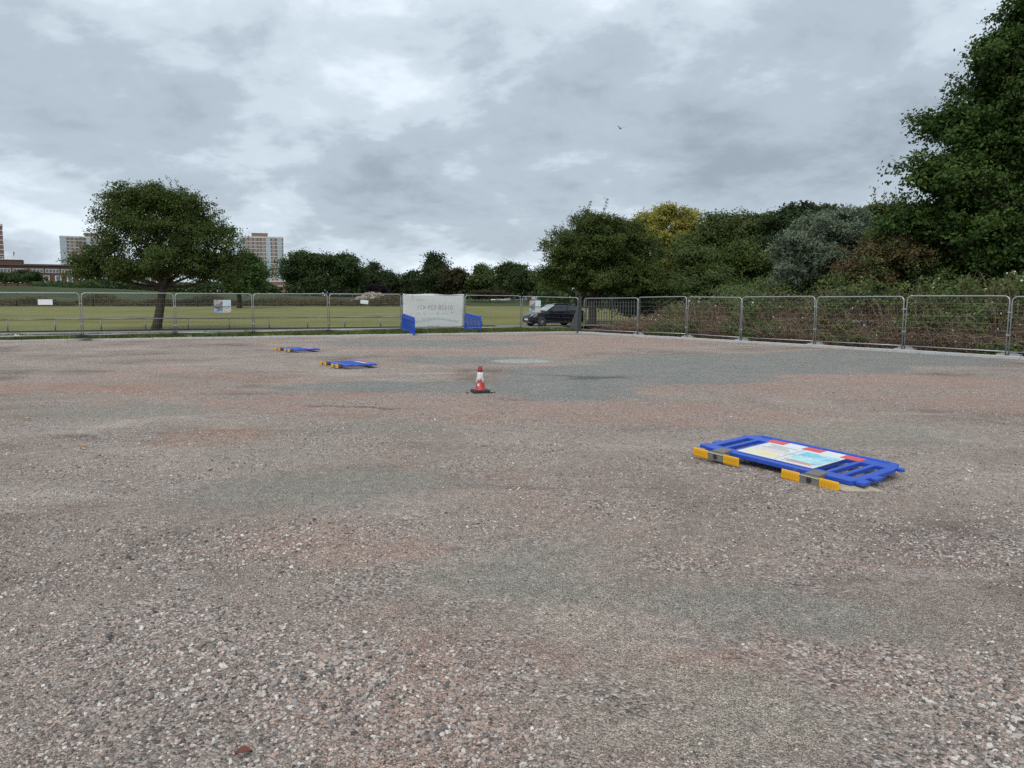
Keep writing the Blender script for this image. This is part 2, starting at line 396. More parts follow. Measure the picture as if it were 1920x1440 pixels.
def field_z(x, y):
    d = (Vector((x, y, 0)) - KO).dot(KN)
    return 0.15 + 0.85 * min(1, max(0, (d - 8) / 62)) + 0.05 * mnoise.noise((x * .05, y * .05, 0))
V = []; F = []; ss = [-70 + 190 * i / 48 for i in range(49)]; ds = [8.1, 12, 20, 30, 42, 55, 70, 90, 110]
for s in ss:
    for d in ds:
        x, y, _ = kp(s, d); V.append((x, y, field_z(x, y)))
k = len(ds)
for i in range(len(ss) - 1):
    for j in range(k - 1): F.append((i*k+j, i*k+j+1, (i+1)*k+j+1, (i+1)*k+j))
m = MB(); m.add(V, F); tag(m.build('field', M_field, smooth=True), 'wide dry yellow green playing field beyond the low rail', kind='structure')

def bank_z(x, y):
    edge = 119 + 0.0 * x
    t = min(1, max(0, (y - edge) / 40))
    h = np.interp(x, [-150, -112, -95, -78, -66, -48, -24, 0, 40], [4.0, 3.95, 3.75, 2.8, 2.5, 2.0, 1.5, 1.2, 1.0])
    return 0.93 + h * (t * t * (3 - 2 * t)) + 0.25 * mnoise.noise((x * .06, y * .06, 3)) * t
tag(grid_mesh('grass_bank', list(np.linspace(-190, 60, 84)), list(np.linspace(118, 330, 54)), bank_z, M_bank), 'low green grass bank beyond the field', kind='structure')

def earth_z(s, d):
    return .055 + .10 * min(1, max(0, d) / 1.5) + .10 * mnoise.noise((s * .7, d * .7, 5)) * min(1, d)
V = []; F = []; ss = list(np.linspace(-1.2, 50, 90)); ds = [-.02, .3, .7, 1.2, 2, 3, 5, 8, 14, 24]
for s in ss:
    for d in ds: V.append(fp(s, d, earth_z(s, d)))
k = len(ds)
for i in range(len(ss) - 1):
    for j in range(k - 1): F.append((i*k+j, i*k+j+1, (i+1)*k+j+1, (i+1)*k+j))
m = MB(); m.add(V, [tuple(reversed(f)) for f in F]); tag(m.build('bare_earth', M_earth, smooth=True), 'bare brown earth under the brambles', kind='structure')

# kerbs: one stone after another
def kerb(name, fn, s0, s1, off, label, h=.10):
    root = empty(name, fn((s0 + s1) / 2, off, 0)); tag(root, label, kind='structure')
    me = MB().box((0, 0, 0), (.915, .13, .22)).mesh('kerb_stone', concrete)
    a, b = Vector(fn(0, 0)), Vector(fn(1, 0)); rz = math.atan2((b - a).y, (b - a).x)
    n = int((s1 - s0) / .92); r0 = Vector(root.location)
    for i in range(n):
        o = link('kerb_stone', me, root)
        p = Vector(fn(s0 + .46 + i * .92, off + random.uniform(-.008, .008), h - .11 + random.uniform(-.008, .008)))
        o.location = p - r0; o.rotation_euler = (random.uniform(-.02, .02), 0, rz + random.uniform(-.006, .006))
        if i == 0:
            pass
        bv = o.modifiers.new('bevel', 'BEVEL'); bv.width = .018; bv.segments = 2
kerb('kerb', kp, 0.0, 50, .06, 'thin grey concrete kerb along the grass verge', .085)
kerb('kerb', fp, 0.0, 44, -.18, 'pale concrete kerb below the mesh fence on the right', .10)

# ------------------------------------------------------------------ temporary mesh fence panels
def rounded_frame(w, z0, z1, r, drop=0.0, lean=0.0, rad=.021):
    """U-shaped tube with rounded top corners, plus bottom rail; panel in the xz plane from x=0 to x=w"""
    pts = [(0, 0, z0)]
    for k in range(6):
        a = math.pi / 2 * k / 5; pts.append((r - r * math.cos(a), 0, z1 - r + r * math.sin(a)))
    for k in range(6):
        a = math.pi / 2 * k / 5; pts.append((w - r + r * math.sin(a), 0, z1 - r + r * math.cos(a)))
    pts.append((w, 0, z0))
    f = MB().tube(pts, rad, 8)
    f.tube([(0, 0, z0 + .12), (w, 0, z0 + .12)], rad * .9, 8)
    return f
def mesh_panel(A, B, zt, label, group, wires=True, wrh=.0020, mat=galv, name='temporary_fence', wr=.0011, tilt=0.0):
    """A, B: foot points; zt: height of the top above the foot"""
    A = Vector(A); B = Vector(B); d = B - A; w = math.hypot(d.x, d.y); rz = math.atan2(d.y, d.x); slope = math.atan2(d.z, w)
    root = empty(name, A); root.rotation_euler = (tilt, -slope, rz); tag(root, label, 'fence', group)
    g = .045
    fr = rounded_frame(w - 2 * g, .0, zt, .17)
    fr.v = [(x + g, y, z) for x, y, z in fr.v]
    fr.build('frame', mat, root, smooth=True)
    if wires:
        wm = MB(); nv = int((w - 2 * g) / .09)
        for i in range(1, nv):
            x = g + (w - 2 * g) * i / nv; wm.tube([(x, .0, .13), (x, .0, zt - .01)], wr, 3, cap=False)
        tag(wm.build('wire_mesh', galv_dull, root), kind='stuff')
        for j in range(7):
            z = .13 + (zt - .16) * (j + 1) / 8
            MB().tube([(g, -.006, z), (w - g, -.006, z)], wrh, 4, cap=False).build('wire', galv, root)
    for z in (.55, 1.5):
        if wires: MB().box((w, 0, z + random.uniform(-.12, .12)), (.15, .055, .045)).build('clamp', galv, root)
    return root
# along the verge
LF = [(-24.16, 34.12, .17), (-20.34, 36.41, .17), (-16.83, 38.5, .17), (-13.58, 40.44, .16), (-10.11, 42.51, .17), (-6.42, 44.72, .16), (-2.86, 46.85, .13), (.58, 48.6, .11), (3.95, 46.15, .02)]
LL = ['mesh fence panel at the left picture edge carrying a small white notice', 'mesh fence panel in front of the leaning hawthorn trunk',
      'mesh fence panel carrying a photo board, right of the hawthorn trunk', 'clear mesh fence panel two panels left of the white banner',
      'mesh fence panel with a small white notice next to the white banner', 'mesh fence panel covered by the white banner',
      'mesh fence panel right of the white banner without any notice', 'mesh fence panel in front of the dark hatchback']
for i in range(len(LF) - 1):
    mesh_panel(LF[i], LF[i + 1], 2.09 if i < 7 else 2.05, LL[i], 'temporary mesh fence panels along the grass verge', wrh=.0015, tilt=random.uniform(-.025, .02))
# along the brambles
RF = [fp(.1, .02), (6.70, 41.11), (8.62, 38.0), (10.43, 35.05), (12.49, 31.72), (14.50, 28.46), (16.39, 25.39), (18.3, 22.3), (20.2, 19.2)]
RL = ['mesh fence panel nearest the gatepost, palisade railings showing behind it', 'narrow mesh fence panel, second from the gatepost along the brambles',
      'mesh fence panel, third from the gatepost along the brambles', 'mesh fence panel, fourth from the gatepost along the brambles',
      'mesh fence panel, fifth from the gatepost along the brambles', 'wide mesh fence panel before the rightmost post pair, with brambles behind',
      'mesh fence panel cut off by the right picture edge', 'mesh fence panel out past the right picture edge']
for i in range(len(RF) - 1):
    a = RF[i]; b = RF[i + 1]; k = 1.0
    if i == 7: break
    zj = [0.10, .12, .15, .11, .12, .12, .10, .06]
    mesh_panel((a[0], a[1], zj[i]), (b[0], b[1], zj[i + 1] if i else .11), 1.93 + .02 * (i % 2), RL[i], 'temporary mesh fence panels along the brambles', tilt=random.uniform(-.03, .03))
# feet
def foot_mesh(mat):
    b = MB(); b.prism([(-.36, -.12), (.36, -.12), (.36, .12), (-.36, .12)], 0, .075)
    b.prism([(-.22, -.10), (.22, -.10), (.22, .10), (-.22, .10)], .0755, .135)
    b.lathe([(.032, .1355), (.032, .17), (.022, .17), (.022, .1355)], 10, c=(-.06, 0, 0)); b.lathe([(.032, .1355), (.032, .17), (.022, .17), (.022, .1355)], 10, c=(.06, 0, 0))
    return b.mesh('fence_foot', mat)
fm = foot_mesh(rubber); fmc = foot_mesh(concrete)
foot_lab = ['at the left picture edge', 'left of the hawthorn trunk', 'just right of the hawthorn trunk', 'right of the photo board', 'midway between photo board and banner', 'at the left edge of the white banner', 'at the right edge of the white banner', 'left of the dark hatchback']
for i, p in enumerate(LF[:8]):
    o = link('ballast_block', fm); o.location = (p[0], p[1], p[2] - .03); o.rotation_euler = (0, 0, R(31 + random.uniform(-25, 25)))
    tag(o, 'black rubber fence foot ' + foot_lab[i], 'block', 'rubber feet under the verge fence')
    bv = o.modifiers.new('bevel', 'BEVEL'); bv.width = .02; bv.segments = 2
for i, p in enumerate(RF[1:7]):
    o = link('ballast_block', fmc); o.location = (p[0] + .12, p[1] + .07, .06); o.rotation_euler = (0, 0, R(-58 + random.uniform(-6, 6)))
    tag(o, 'grey concrete fence foot on the right kerb, post pair %s from the gatepost' % ['first', 'second', 'third', 'fourth', 'fifth', 'sixth'][i], 'block', 'concrete feet along the right kerb')
    bv = o.modifiers.new('bevel', 'BEVEL'); bv.width = .02; bv.segments = 2

# far fence at the field's other edge
far_proto = None
ORD = ['first', 'second', 'third', 'fourth', 'fifth', 'sixth', 'seventh', 'eighth', 'ninth', 'tenth', 'eleventh', 'twelfth', 'thirteenth', 'fourteenth', 'fifteenth', 'sixteenth']
for i in range(16):
    x = -79.5 + i * 3.95; yy = 117.6 + .4 * math.sin(i * 1.7); z = field_z(x, yy) - .05
    if far_proto is None:
        far_proto = mesh_panel((x, yy, z), (x + 3.95, yy, z), 2.0, 'first distant mesh fence panel across the field, counting from the left picture edge', 'distant mesh fence panels across the field', wires=False, mat=galv_dull)
        fw = MB()
        for q in range(1, 26): fw.tube([(.15 * q, 0, .1), (.15 * q, 0, 1.98)], .004, 3, cap=False)
        for q in range(1, 7): fw.tube([(.05, 0, .28 * q), (3.9, 0, .28 * q)], .005, 3, cap=False)
        tag(fw.build('wire_mesh', galv_dull, far_proto), kind='stuff')
    else:
        o = copy_tree(far_proto); o['label'] = ORD[i] + ' distant mesh fence panel across the field, counting from the left picture edge'; o.location = (x, yy, z); o.rotation_euler.z = random.uniform(-.05, .05)

# low knee rail between path and field
dark_rail = plain('rail_steel', (0.20, 0.205, 0.205), .5, .35, .2, 5)
rail = empty('knee_rail', kp(20, 7.75, .2)); tag(rail, 'low grey tubular steel rail on short posts edging the field', 'railing')
r0 = Vector(rail.location)
s = 3.4; posts = []
while s < 46:
    posts.append(s); s += 2.28
for a, b in zip(posts[:-1], posts[1:]):
    MB().tube([Vector(kp(a + .01, 7.75, .86)) - r0, Vector(kp(b - .01, 7.75, .86 + random.uniform(-.004, .004))) - r0], .036, 8).build('rail', dark_rail, rail, smooth=True)
pm = MB().lathe([(.0, 0), (.034, 0), (.034, .66), (0, .66)], 8).mesh('post', dark_rail, True)
for a in posts:
    o = link('post', pm, rail); o.location = Vector(kp(a, 7.75, .165)) - r0

# gatepost and palisade railing at the corner
steel_dark = plain('dark_gate_steel', (0.055, 0.06, 0.062), .5, .5, .2, 6)
gp_ = empty('gatepost', (4.02, 45.75, .0)); tag(gp_, 'tall dark steel gatepost with sloping brace at the fence corner', 'gatepost')
MB().box((0, 0, 1.07), (.20, .20, 2.14)).build('post', steel_dark, gp_, bevel=.012)
MB().box((0, 0, 2.155), (.23, .23, .026)).build('cap', steel_dark, gp_)
b = MB(); b.add([(-.12, .03, .12), (-.62, .45, .12), (-.12, .03, 1.55), (-.12, .09, .12), (-.60, .51, .12), (-.12, .09, 1.55)], [(0, 1, 2), (5, 4, 3), (0, 3, 4, 1), (1, 4, 5, 2), (2, 5, 3, 0)])
b.build('brace_plate', plain('green_grey_steel', (.075, .085, .078), .6, .2), gp_)
pal = empty('palisade_railing', (5.1, 53.0, .15)); tag(pal, 'row of grey steel palisade pales right of the dark hatchback', 'railing')
pv = []
pme = MB(); pme.add([(-.034, 0, 0), (0, -.018, 0), (.034, 0, 0), (-.034, 0, 1.68), (0, -.018, 1.68), (.034, 0, 1.68), (0, -.004, 1.8), (-.034, .004, 0), (.034, .004, 0), (-.034, .004, 1.68), (.034, .004, 1.68)],
        [(0, 1, 4, 3), (1, 2, 5, 4), (3, 4, 6), (4, 5, 6), (2, 8, 10, 5), (8, 7, 9, 10), (7, 0, 3, 9), (9, 6, 10), (9, 3, 6), (10, 6, 5)])
palm = pme.mesh('pale', plain('palisade_steel', (.07, .073, .073), .6, .3, .2, 4))
PDIR = Vector((.70, -.714, 0)); 
for i in range(21):
    o = link('pale', palm, pal); o.location = PDIR * (i * .225); o.rotation_euler = (0, 0, math.atan2(PDIR.y, PDIR.x))
for z in (.35, 1.4):
    MB().tube([PDIR * -.1 + Vector((.03, .03, z)), PDIR * 4.7 + Vector((.03, .03, z))], .022, 4).build('rail', steel_dark, pal)
for i in (0, 10, 20):
    q = PDIR * (i * .225 - .1) + Vector((.07, .07, .95)); MB().box(q, (.08, .08, 1.9)).build('post', steel_dark, pal)

# ------------------------------------------------------------------ buildings across the field
def brick_mat(name, a, b, sc=1.0):
    t = NT(name); c = t.mix(t.noise(t.oc, .5, 5, .6), a, b)
    br = t.n('ShaderNodeTexBrick'); t.l(t.oc, br.inputs[0]); br.inputs['Scale'].default_value = 1.2
    c2 = t.mix(.25, c, (.3, .27, .24)); t.set(c, .9, 0, .2); return t.m
M_brick = brick_mat('tower_brick', (.20, .135, .11), (.26, .18, .145))
M_brick_red = brick_mat('red_brick', (.20, .125, .105), (.25, .16, .135))
M_brick_low = brick_mat('brown_brick', (.115, .062, .05), (.165, .085, .065))
M_band = plain('painted_concrete_band', (.55, .54, .51), .8, 0, .1, .6)
M_frame = plain('white_window_frame', (.62, .62, .60), .6, 0, .06, 2)
def glass_mat(name, col):
    t = NT(name); c = t.mix(t.noise(t.pos, .35, 2, .5), tuple(x * .6 for x in col), tuple(min(1, x * 1.4) for x in col))
    t.set(c, .12, 0, .8); return t.m
M_pane = glass_mat('window_glass', (.10, .12, .14)); M_glaze = glass_mat('stair_glazing', (.33, .43, .50)); M_teal = glass_mat('teal_panel', (.25, .38, .40))
def window_mesh(w, h, name='window'):
    b = MB(); b.box((0, 0, 0), (w, .12, h), 0); b.box((0, -.07, 0), (w * .72, .05, h * .7), 1); b.box((0, -.1, 0), (w * .06, .06, h * .72), 0)
    return b.mesh(name, [M_frame, M_pane])
def tower(loc, yaw, w, dep, z0, top, floors, cols, strips, label, brick, pent, cat='tower block'):
    """front face along local x at y=0; z0 = first floor, top = roof"""
    root = empty('tower_block', loc, yaw); tag(root, label, cat)
    MB().box((0, dep / 2, (z0 + top) / 2), (w, dep, top - z0)).build('wall', brick, root)
    MB().box((0, dep / 2 - .2, z0 / 2), (w * 1.06, dep, z0)).build('podium', M_brick_low if brick is M_brick_red else brick_mat('podium_brick' + label[:6], (.22, .12, .085), (.27, .15, .11)), root)
    MB().box((0, dep / 2, z0 + .25), (w + .9, dep + .9, .9)).build('podium_slab', M_band, root)
    MB().box((0, dep / 2, top + .45), (w + .5, dep + .5, 1.3)).build('parapet', M_band, root)
    px, pw, ph = pent
    MB().box((px, dep / 2, top + 1.1 + ph / 2), (pw, dep * .5, ph)).build('penthouse', brick, root)
    MB().box((px, dep / 2, top + 1.15 + ph + .12), (pw + .6, dep * .5 + .6, .3)).build('penthouse_roof', M_band, root)
    for ax in (-.3, .1, .38): MB().tube([(px + pw * ax, dep / 2, top + 1.3 + ph), (px + pw * ax, dep / 2, top + 3.6 + ph + ax * 2)], .06, 5).build('aerial', galv_dull, root)
    fh = (top - z0) / floors
    bm_ = MB().box((0, 0, 0), (w + .1, .24, .55)).mesh('floor_band', M_band)
    for i in range(1, floors):
        o = link('floor_band', bm_, root); o.location = (0, -.08, z0 + fh * i)
    wm = window_mesh(1.5, 1.35); ws = window_mesh(.8, 1.2)
    for i in range(floors):
        for cx, small in cols:
            o = link('window', ws if small else wm, root); o.location = (cx, -.03, z0 + fh * (i + .52))
    for sx, sw, mt in strips:
        for i in range(floors):
            b = MB(); b.box((sx, -.10, z0 + fh * (i + .5)), (sw, .2, fh - .62), 0)
            for q in (-.25, .0, .25): b.box((sx + sw * q, -.22, z0 + fh * (i + .5)), (.14, .06, fh - .6), 1)
            b.box((sx, -.22, z0 + fh * (i + .45)), (sw, .05, .14), 1)
            b.build('glazed_strip', [mt, M_frame], root)
    return root
tower((-186.5, 580, 0), R(17.8), 31.0, 16, 16.0, 48.2, 12, [(-10.8, 0), (-7.7, 0), (-4.5, 0), (-1.6, 1), (1.2, 0), (8.4, 0)], [(4.6, 3.4, M_glaze), (12.8, 3.6, M_teal), (-14.2, 2.4, M_teal)],
      'brown brick tower block with white floor bands, right of the hawthorn crown', M_brick, (-1.2, 11.5, 2.6))
tower((-352.5, 640, 0), R(29.2), 33.0, 17, 16.0, 53.2, 14, [(-9.4, 0), (-6.2, 0), (-3.2, 1), (-.2, 0), (8.4, 0), (11.6, 0)], [(4.2, 3.4, M_glaze), (-14.0, 4.6, M_glaze)],
      'pale banded tower block half hidden by the left side of the hawthorn crown', M_brick, (6.5, 10.5, 3.0))
tower((-296.5, 432, 0), R(34), 24.0, 16, 12.0, 43.6, 12, [(-4.2, 0), (-.8, 1), (2.6, 0), (6.5, 0)], [],
      'red brick tower block cut off by the left picture edge', M_brick_red, (-4, 8, 2.5))
# long low brick building
lb = empty('brick_building', (-168, 300, 0), R(29)); tag(lb, 'long low dark brick building with flat roof and white windows behind the bank', 'building')
MB().box((0, 6, 7.5), (68, 12, 15.0)).build('wall', M_brick_low, lb)
MB().box((0, 6, 15.3), (69, 13, .62)).build('roof', plain('roof_felt', (.10, .085, .08), .9), lb)
MB().box((-24, 5, 16.3), (12, 11, 1.4)).build('roof_block', M_brick_low, lb)
MB().box((-24, 5, 17.08), (12.4, 11.4, .14)).build('roof_cap', M_band, lb)
rb = MB()
for q in range(9): rb.tube([(-29.5 + q * 1.38, -.3, 17.1), (-29.5 + q * 1.38, -.3, 18.1)], .05, 4)
rb.tube([(-29.7, -.3, 18.1), (-18.2, -.3, 18.1)], .06, 4); rb.build('roof_railing', plain('white_rail', (.6, .62, .65), .5), lb)
uw = MB(); uw.box((0, 0, 0), (4.6, .2, 1.5), 0)
for q in range(4): uw.box((-1.68 + q * 1.12, -.11, 0), (.9, .06, 1.15), 1)
um = uw.mesh('window', [M_frame, M_pane])
for q in range(11):
    o = link('window', um, lb); o.location = (-24 + q * 5.2, -.05, 13.1)
lw = MB(); lw.box((0, 0, 0), (2.1, .2, 2.9), 0); lw.box((0, -.11, .1), (1.2, .06, 2.4), 1); lm_ = lw.mesh('window', [M_frame, M_pane])
for q in range(16):
    o = link('window', lm_, lb); o.location = (-30 + q * 3.9, -.06, 9.9)
fpole = empty('flagpole', (-190.5, 297, 15.6)); tag(fpole, 'thin flagpole with a small limp flag on the brick building roof', 'flagpole')
MB().tube([(0, 0, 0), (0, 0, 5.2)], .07, 6).build('pole', M_band, fpole)
b = MB(); b.add([(0, 0, 5.0), (.5, .1, 4.5), (.35, -.1, 3.4), (0, 0, 3.3), (.02, .04, 5.0), (.52, .14, 4.5), (.37, -.06, 3.4), (.02, .04, 3.3)], [(0, 1, 2, 3), (7, 6, 5, 4), (0, 4, 5, 1), (1, 5, 6, 2), (2, 6, 7, 3)]); b.build('flag', plain('flag_cloth', (.12, .10, .22), .8), fpole)
# pale wall / house glimpse between tower and oaks
hs = empty('brick_outbuilding', (-86.5, 300, 2.0), R(16)); tag(hs, 'small red brick building below the brown tower block', 'building')
MB().box((0, 3, 2.7), (8.5, 6, 5.4)).build('wall', brick_mat('outbuilding_brick', (.24, .12, .085), (.29, .155, .11)), hs)
MB().box((0, 3, 5.5), (8.9, 6.4, .3)).build('roof', M_band, hs)
MB().tube([(1.6, -.12, 0), (1.6, -.12, 5.3)], .16, 6).build('drainpipe', M_band, hs)
MB().box((-1.5, -.03, 1.6), (3.2, .1, 3.0)).build('door', steel_dark, hs)

# ------------------------------------------------------------------ trees and bushes
def crown_points(lobes, n, clump=.30, leaf=(.07, .12), per=26, inner=.55, up=.45, flat=.7, out=.8, core=.35, sub_r=None):
    """leaf centres, normals, sizes, tints; leaves sit in clumps spread through every lobe"""
    vol = np.array([(l[3] * l[4] + l[4] * l[5] + l[3] * l[5]) for l in lobes]); vol = vol / vol.sum()
    K = max(8, n // per); C = []; D = []
    sub_r = sub_r or clump * 2.4
    for l, v_ in zip(lobes, vol):
        Rv = np.array(l[3:6]); ns = int(np.clip(5.0 * (Rv[0] * Rv[1] + Rv[1] * Rv[2] + Rv[0] * Rv[2]) / (3 * sub_r ** 2), 5, 90))
        d = rand_dir(ns); d[:, 2] = np.where(d[:, 2] < -.7, -d[:, 2], d[:, 2])
        sr = sub_r * rng.uniform(.45, 1.45, ns); sr = np.minimum(sr, Rv.min() * .75)
        rr_ = inner + (1.12 - inner) * rng.random(ns) ** .6
        c_ = np.array(l[:3]) + d * np.maximum(Rv - sr[:, None] * .75, Rv * .2) * rr_[:, None]
        pick = rng.choice(ns, max(2, int(v_ * K)), p=sr ** 2 / (sr ** 2).sum()); kk = len(pick)
        d2 = unit(rand_dir(kk) + d[pick] * .55 + np.array((0, 0, .30)))
        C.append(c_[pick] + d2 * sr[pick][:, None] * rng.uniform(.45, 1.0, kk)[:, None] * np.array((1, 1, .62)) + (d[pick] * np.array((1, 1, .45)) + np.array((0, 0, -.10))) * (sr[pick] * rng.uniform(-.5, 1.0, kk))[:, None]); D.append(d2)
    C = np.concatenate(C); D = np.concatenate(D); K = len(C)
    ct = rng.normal(.5, .15, K); cr = clump * rng.uniform(.55, 1.5, K)
    cnts = rng.poisson(per * (cr / clump) ** 1.3) + 3
    idx = np.repeat(np.arange(K), cnts); m = len(idx)
    off = rng.normal(size=(m, 3)) * .52; off[:, 2] *= flat
    P = C[idx] + off * cr[idx][:, None]
    Nn = unit(D[idx] * out + np.array((0, 0, up)) + rng.normal(size=(m, 3)) * .65)
    S = rng.uniform(leaf[0], leaf[1], m)
    T = ct[idx] + rng.normal(0, .16, m)
    # fill: leaves of the inner crown
    if core > 0:
        kc = int(m * core); li = rng.choice(len(lobes), kc, p=vol); LL_ = np.array(lobes)[li]
        P2 = LL_[:, :3] + rand_dir(kc) * LL_[:, 3:6] * (.66 * rng.random(kc) ** .45)[:, None]
        P = np.concatenate([P, P2]); Nn = np.concatenate([Nn, unit(rand_dir(kc) + np.array((0, -.3, .3)))]); S = np.concatenate([S, rng.uniform(leaf[0], leaf[1], kc) * 1.7]); T = np.concatenate([T, rng.normal(.45, .18, kc)])
    return P, Nn, S, T
def shoots(lobes, n, length, leaf, mb, droop=.5, upness=.6, only=None, step=.07):
    """sprays that stick out of the outline; adds the twig to mb, returns leaf data"""
    P = []; Nn = []; S = []; T = []
    w = np.array([l[3] * l[5] for l in lobes]); w = w / w.sum()
    for _ in range(n):
        l = lobes[only if only is not None else rng.choice(len(lobes), p=w)]
        d = rand_dir(1)[0]; d[2] = abs(d[2]) * upness + .08; d /= np.linalg.norm(d)
        p = np.array(l[:3]) + d * np.array(l[3:6]) * .88
        v = d + rng.normal(0, .35, 3); v /= np.linalg.norm(v); L = length * rng.uniform(.5, 1.3); k = max(4, int(L / step)); pts = [p.copy()]
        for i in range(k):
            v = v + np.array((0, 0, -droop * .10)) + rng.normal(0, .10, 3); v /= np.linalg.norm(v)
            p = p + v * (L / k); pts.append(p.copy())
            for q in range(3):
                P.append(p + rng.normal(0, leaf * .55, 3)); Nn.append(unit(rng.normal(size=3) + np.array((0, 0, .4)))); S.append(leaf * rng.uniform(.6, 1.15)); T.append(rng.normal(.55, .15))
        mb.tube([Vector(q) for q in pts], [.012 * (1 - .7 * i / k) for i in range(k + 1)], 3, cap=False)
    if not P: return (np.zeros((0, 3)), np.zeros((0, 3)), np.zeros(0), np.zeros(0))
    return np.array(P), np.array(Nn), np.array(S), np.array(T)
def curve_pts(a, b, bend, n=7, sag=0.0):
    a = Vector(a); b = Vector(b); d = b - a; side = Vector(rng.normal(size=3)); side = (side - d * (side.dot(d) / max(d.length_squared, 1e-6)))
    side = side.normalized() * bend * d.length
    return [a + d * t + side * math.sin(math.pi * t) + Vector((0, 0, sag * math.sin(math.pi * t))) for t in [i / n for i in range(n + 1)]]
def tree(key, name, label, cat, mat, n, trunk_h, trunk_r, leaf=(.08, .13), clump=.35, per=26, lean=(0, 0), group=None, shoot=0, shoot_len=.7, aspect=.62, bark_m=None, twigs=True, inner=.55, shoot_only=None, limbs=3, sub=4, up=.45, flat=.7, droop=.5, upness=.6, out=.8, core=.4, sub_r=None):
    (bx, by, bz), lobes = TREES[key]
    bark_m = bark_m or bark
    root = empty(name, (bx, by, bz)); tag(root, label, cat, group)
    fork = Vector((lean[0], lean[1], trunk_h))
    tb = MB(); k = 8
    tp = [Vector((0, 0, -.15))] + [Vector((lean[0] * t ** 1.2, lean[1] * t, trunk_h * t)) + Vector((.05 * math.sin(5 * t), .03 * math.cos(4 * t), 0)) * trunk_r * 3 for t in [(i + 1) / k for i in range(k)]]
    rad = [trunk_r * 1.35] + [trunk_r * (1.12 - .35 * (i + 1) / k) for i in range(k)]
    tb.tube(tp, rad, 10); tb.build('trunk', bark_m, root, smooth=True)
    fork = tp[-1]
    big = sorted(range(len(lobes)), key=lambda i: -lobes[i][3] * lobes[i][5])
    tw = MB()
    for i in big:
        l = lobes[i]; c = Vector(l[:3]); pts = curve_pts(fork - Vector((0, 0, trunk_r)), c, .14, 7)
        lr = trunk_r * (.62 if i in big[:limbs] else .4)
        mb = MB().tube(pts, [lr * (1 - .75 * q / 7) for q in range(8)], 7)
        mb.build('limb', bark_m, root, smooth=True)
        for q in range(sub):
            d = rand_dir(1)[0]; d[2] = d[2] * .8 + .2
            e = c + Vector(d * np.array(l[3:6]) * .85)
            st = pts[rng.integers(3, 8)]
            tw.tube(curve_pts(st, e, .12, 5), [lr * .32 * (1 - .8 * t / 5) for t in range(6)], 4, cap=False)
    P, Nn, S, T = crown_points(lobes, n, clump, leaf, per, inner, up, flat, out, core, sub_r)
    if shoot:
        p2, n2, s2, t2 = shoots(lobes, shoot, shoot_len, (leaf[0] + leaf[1]) / 2, tw, droop, upness, shoot_only)
        P = np.concatenate([P, p2]); Nn = np.concatenate([Nn, n2]); S = np.concatenate([S, s2]); T = np.concatenate([T, t2])
    keep = P[:, 2] > .05
    P, Nn, S, T = P[keep], Nn[keep], S[keep], T[keep]
    if tw.v: tag(tw.build('twigs', bark_m, root), kind='stuff')
    tag(quads('crown', leaf_quads(P, Nn, S, aspect), T, mat, root), kind='stuff')
    return root

L_haw = leafmat('hawthorn_leaf', [(.030, .050, .013), (.060, .094, .022), (.090, .124, .032), (.135, .145, .044)])
L_oak = leafmat('oak_leaf', [(.030, .052, .018), (.052, .084, .027), (.086, .120, .038)])
L_oak2 = leafmat('lime_leaf', [(.040, .075, .022), (.062, .112, .030), (.095, .150, .040)])
L_dark = leafmat('dark_leaf', [(.024, .040, .017), (.040, .062, .024), (.062, .086, .033)])
L_brown = leafmat('turning_leaf', [(.040, .036, .018), (.062, .055, .024), (.085, .075, .032)])
L_purple = leafmat('purple_leaf', [(.018, .012, .018), (.030, .020, .028), (.045, .032, .038)])
L_yellow = leafmat('yellow_leaf', [(.20, .21, .045), (.35, .33, .075), (.48, .43, .12)])
L_ygreen = leafmat('yellow_green_leaf', [(.070, .092, .024), (.125, .14, .036), (.21, .20, .05)])
L_big = leafmat('maple_leaf', [(.018, .040, .011), (.040, .080, .019), (.072, .125, .028), (.13, .165, .042)], .32, .6)
L_silver = leafmat('silver_leaf', [(.075, .108, .066), (.135, .172, .115), (.22, .255, .18)], .15, .7)
L_bramble = leafmat('bramble_leaf', [(.028, .052, .016), (.060, .098, .026), (.105, .145, .042), (.19, .19, .075)], .25, .45)
L_dead = leafmat('dead_leaf', [(.036, .020, .013), (.078, .046, .027), (.13, .082, .046), (.23, .165, .095)], .15, .8)

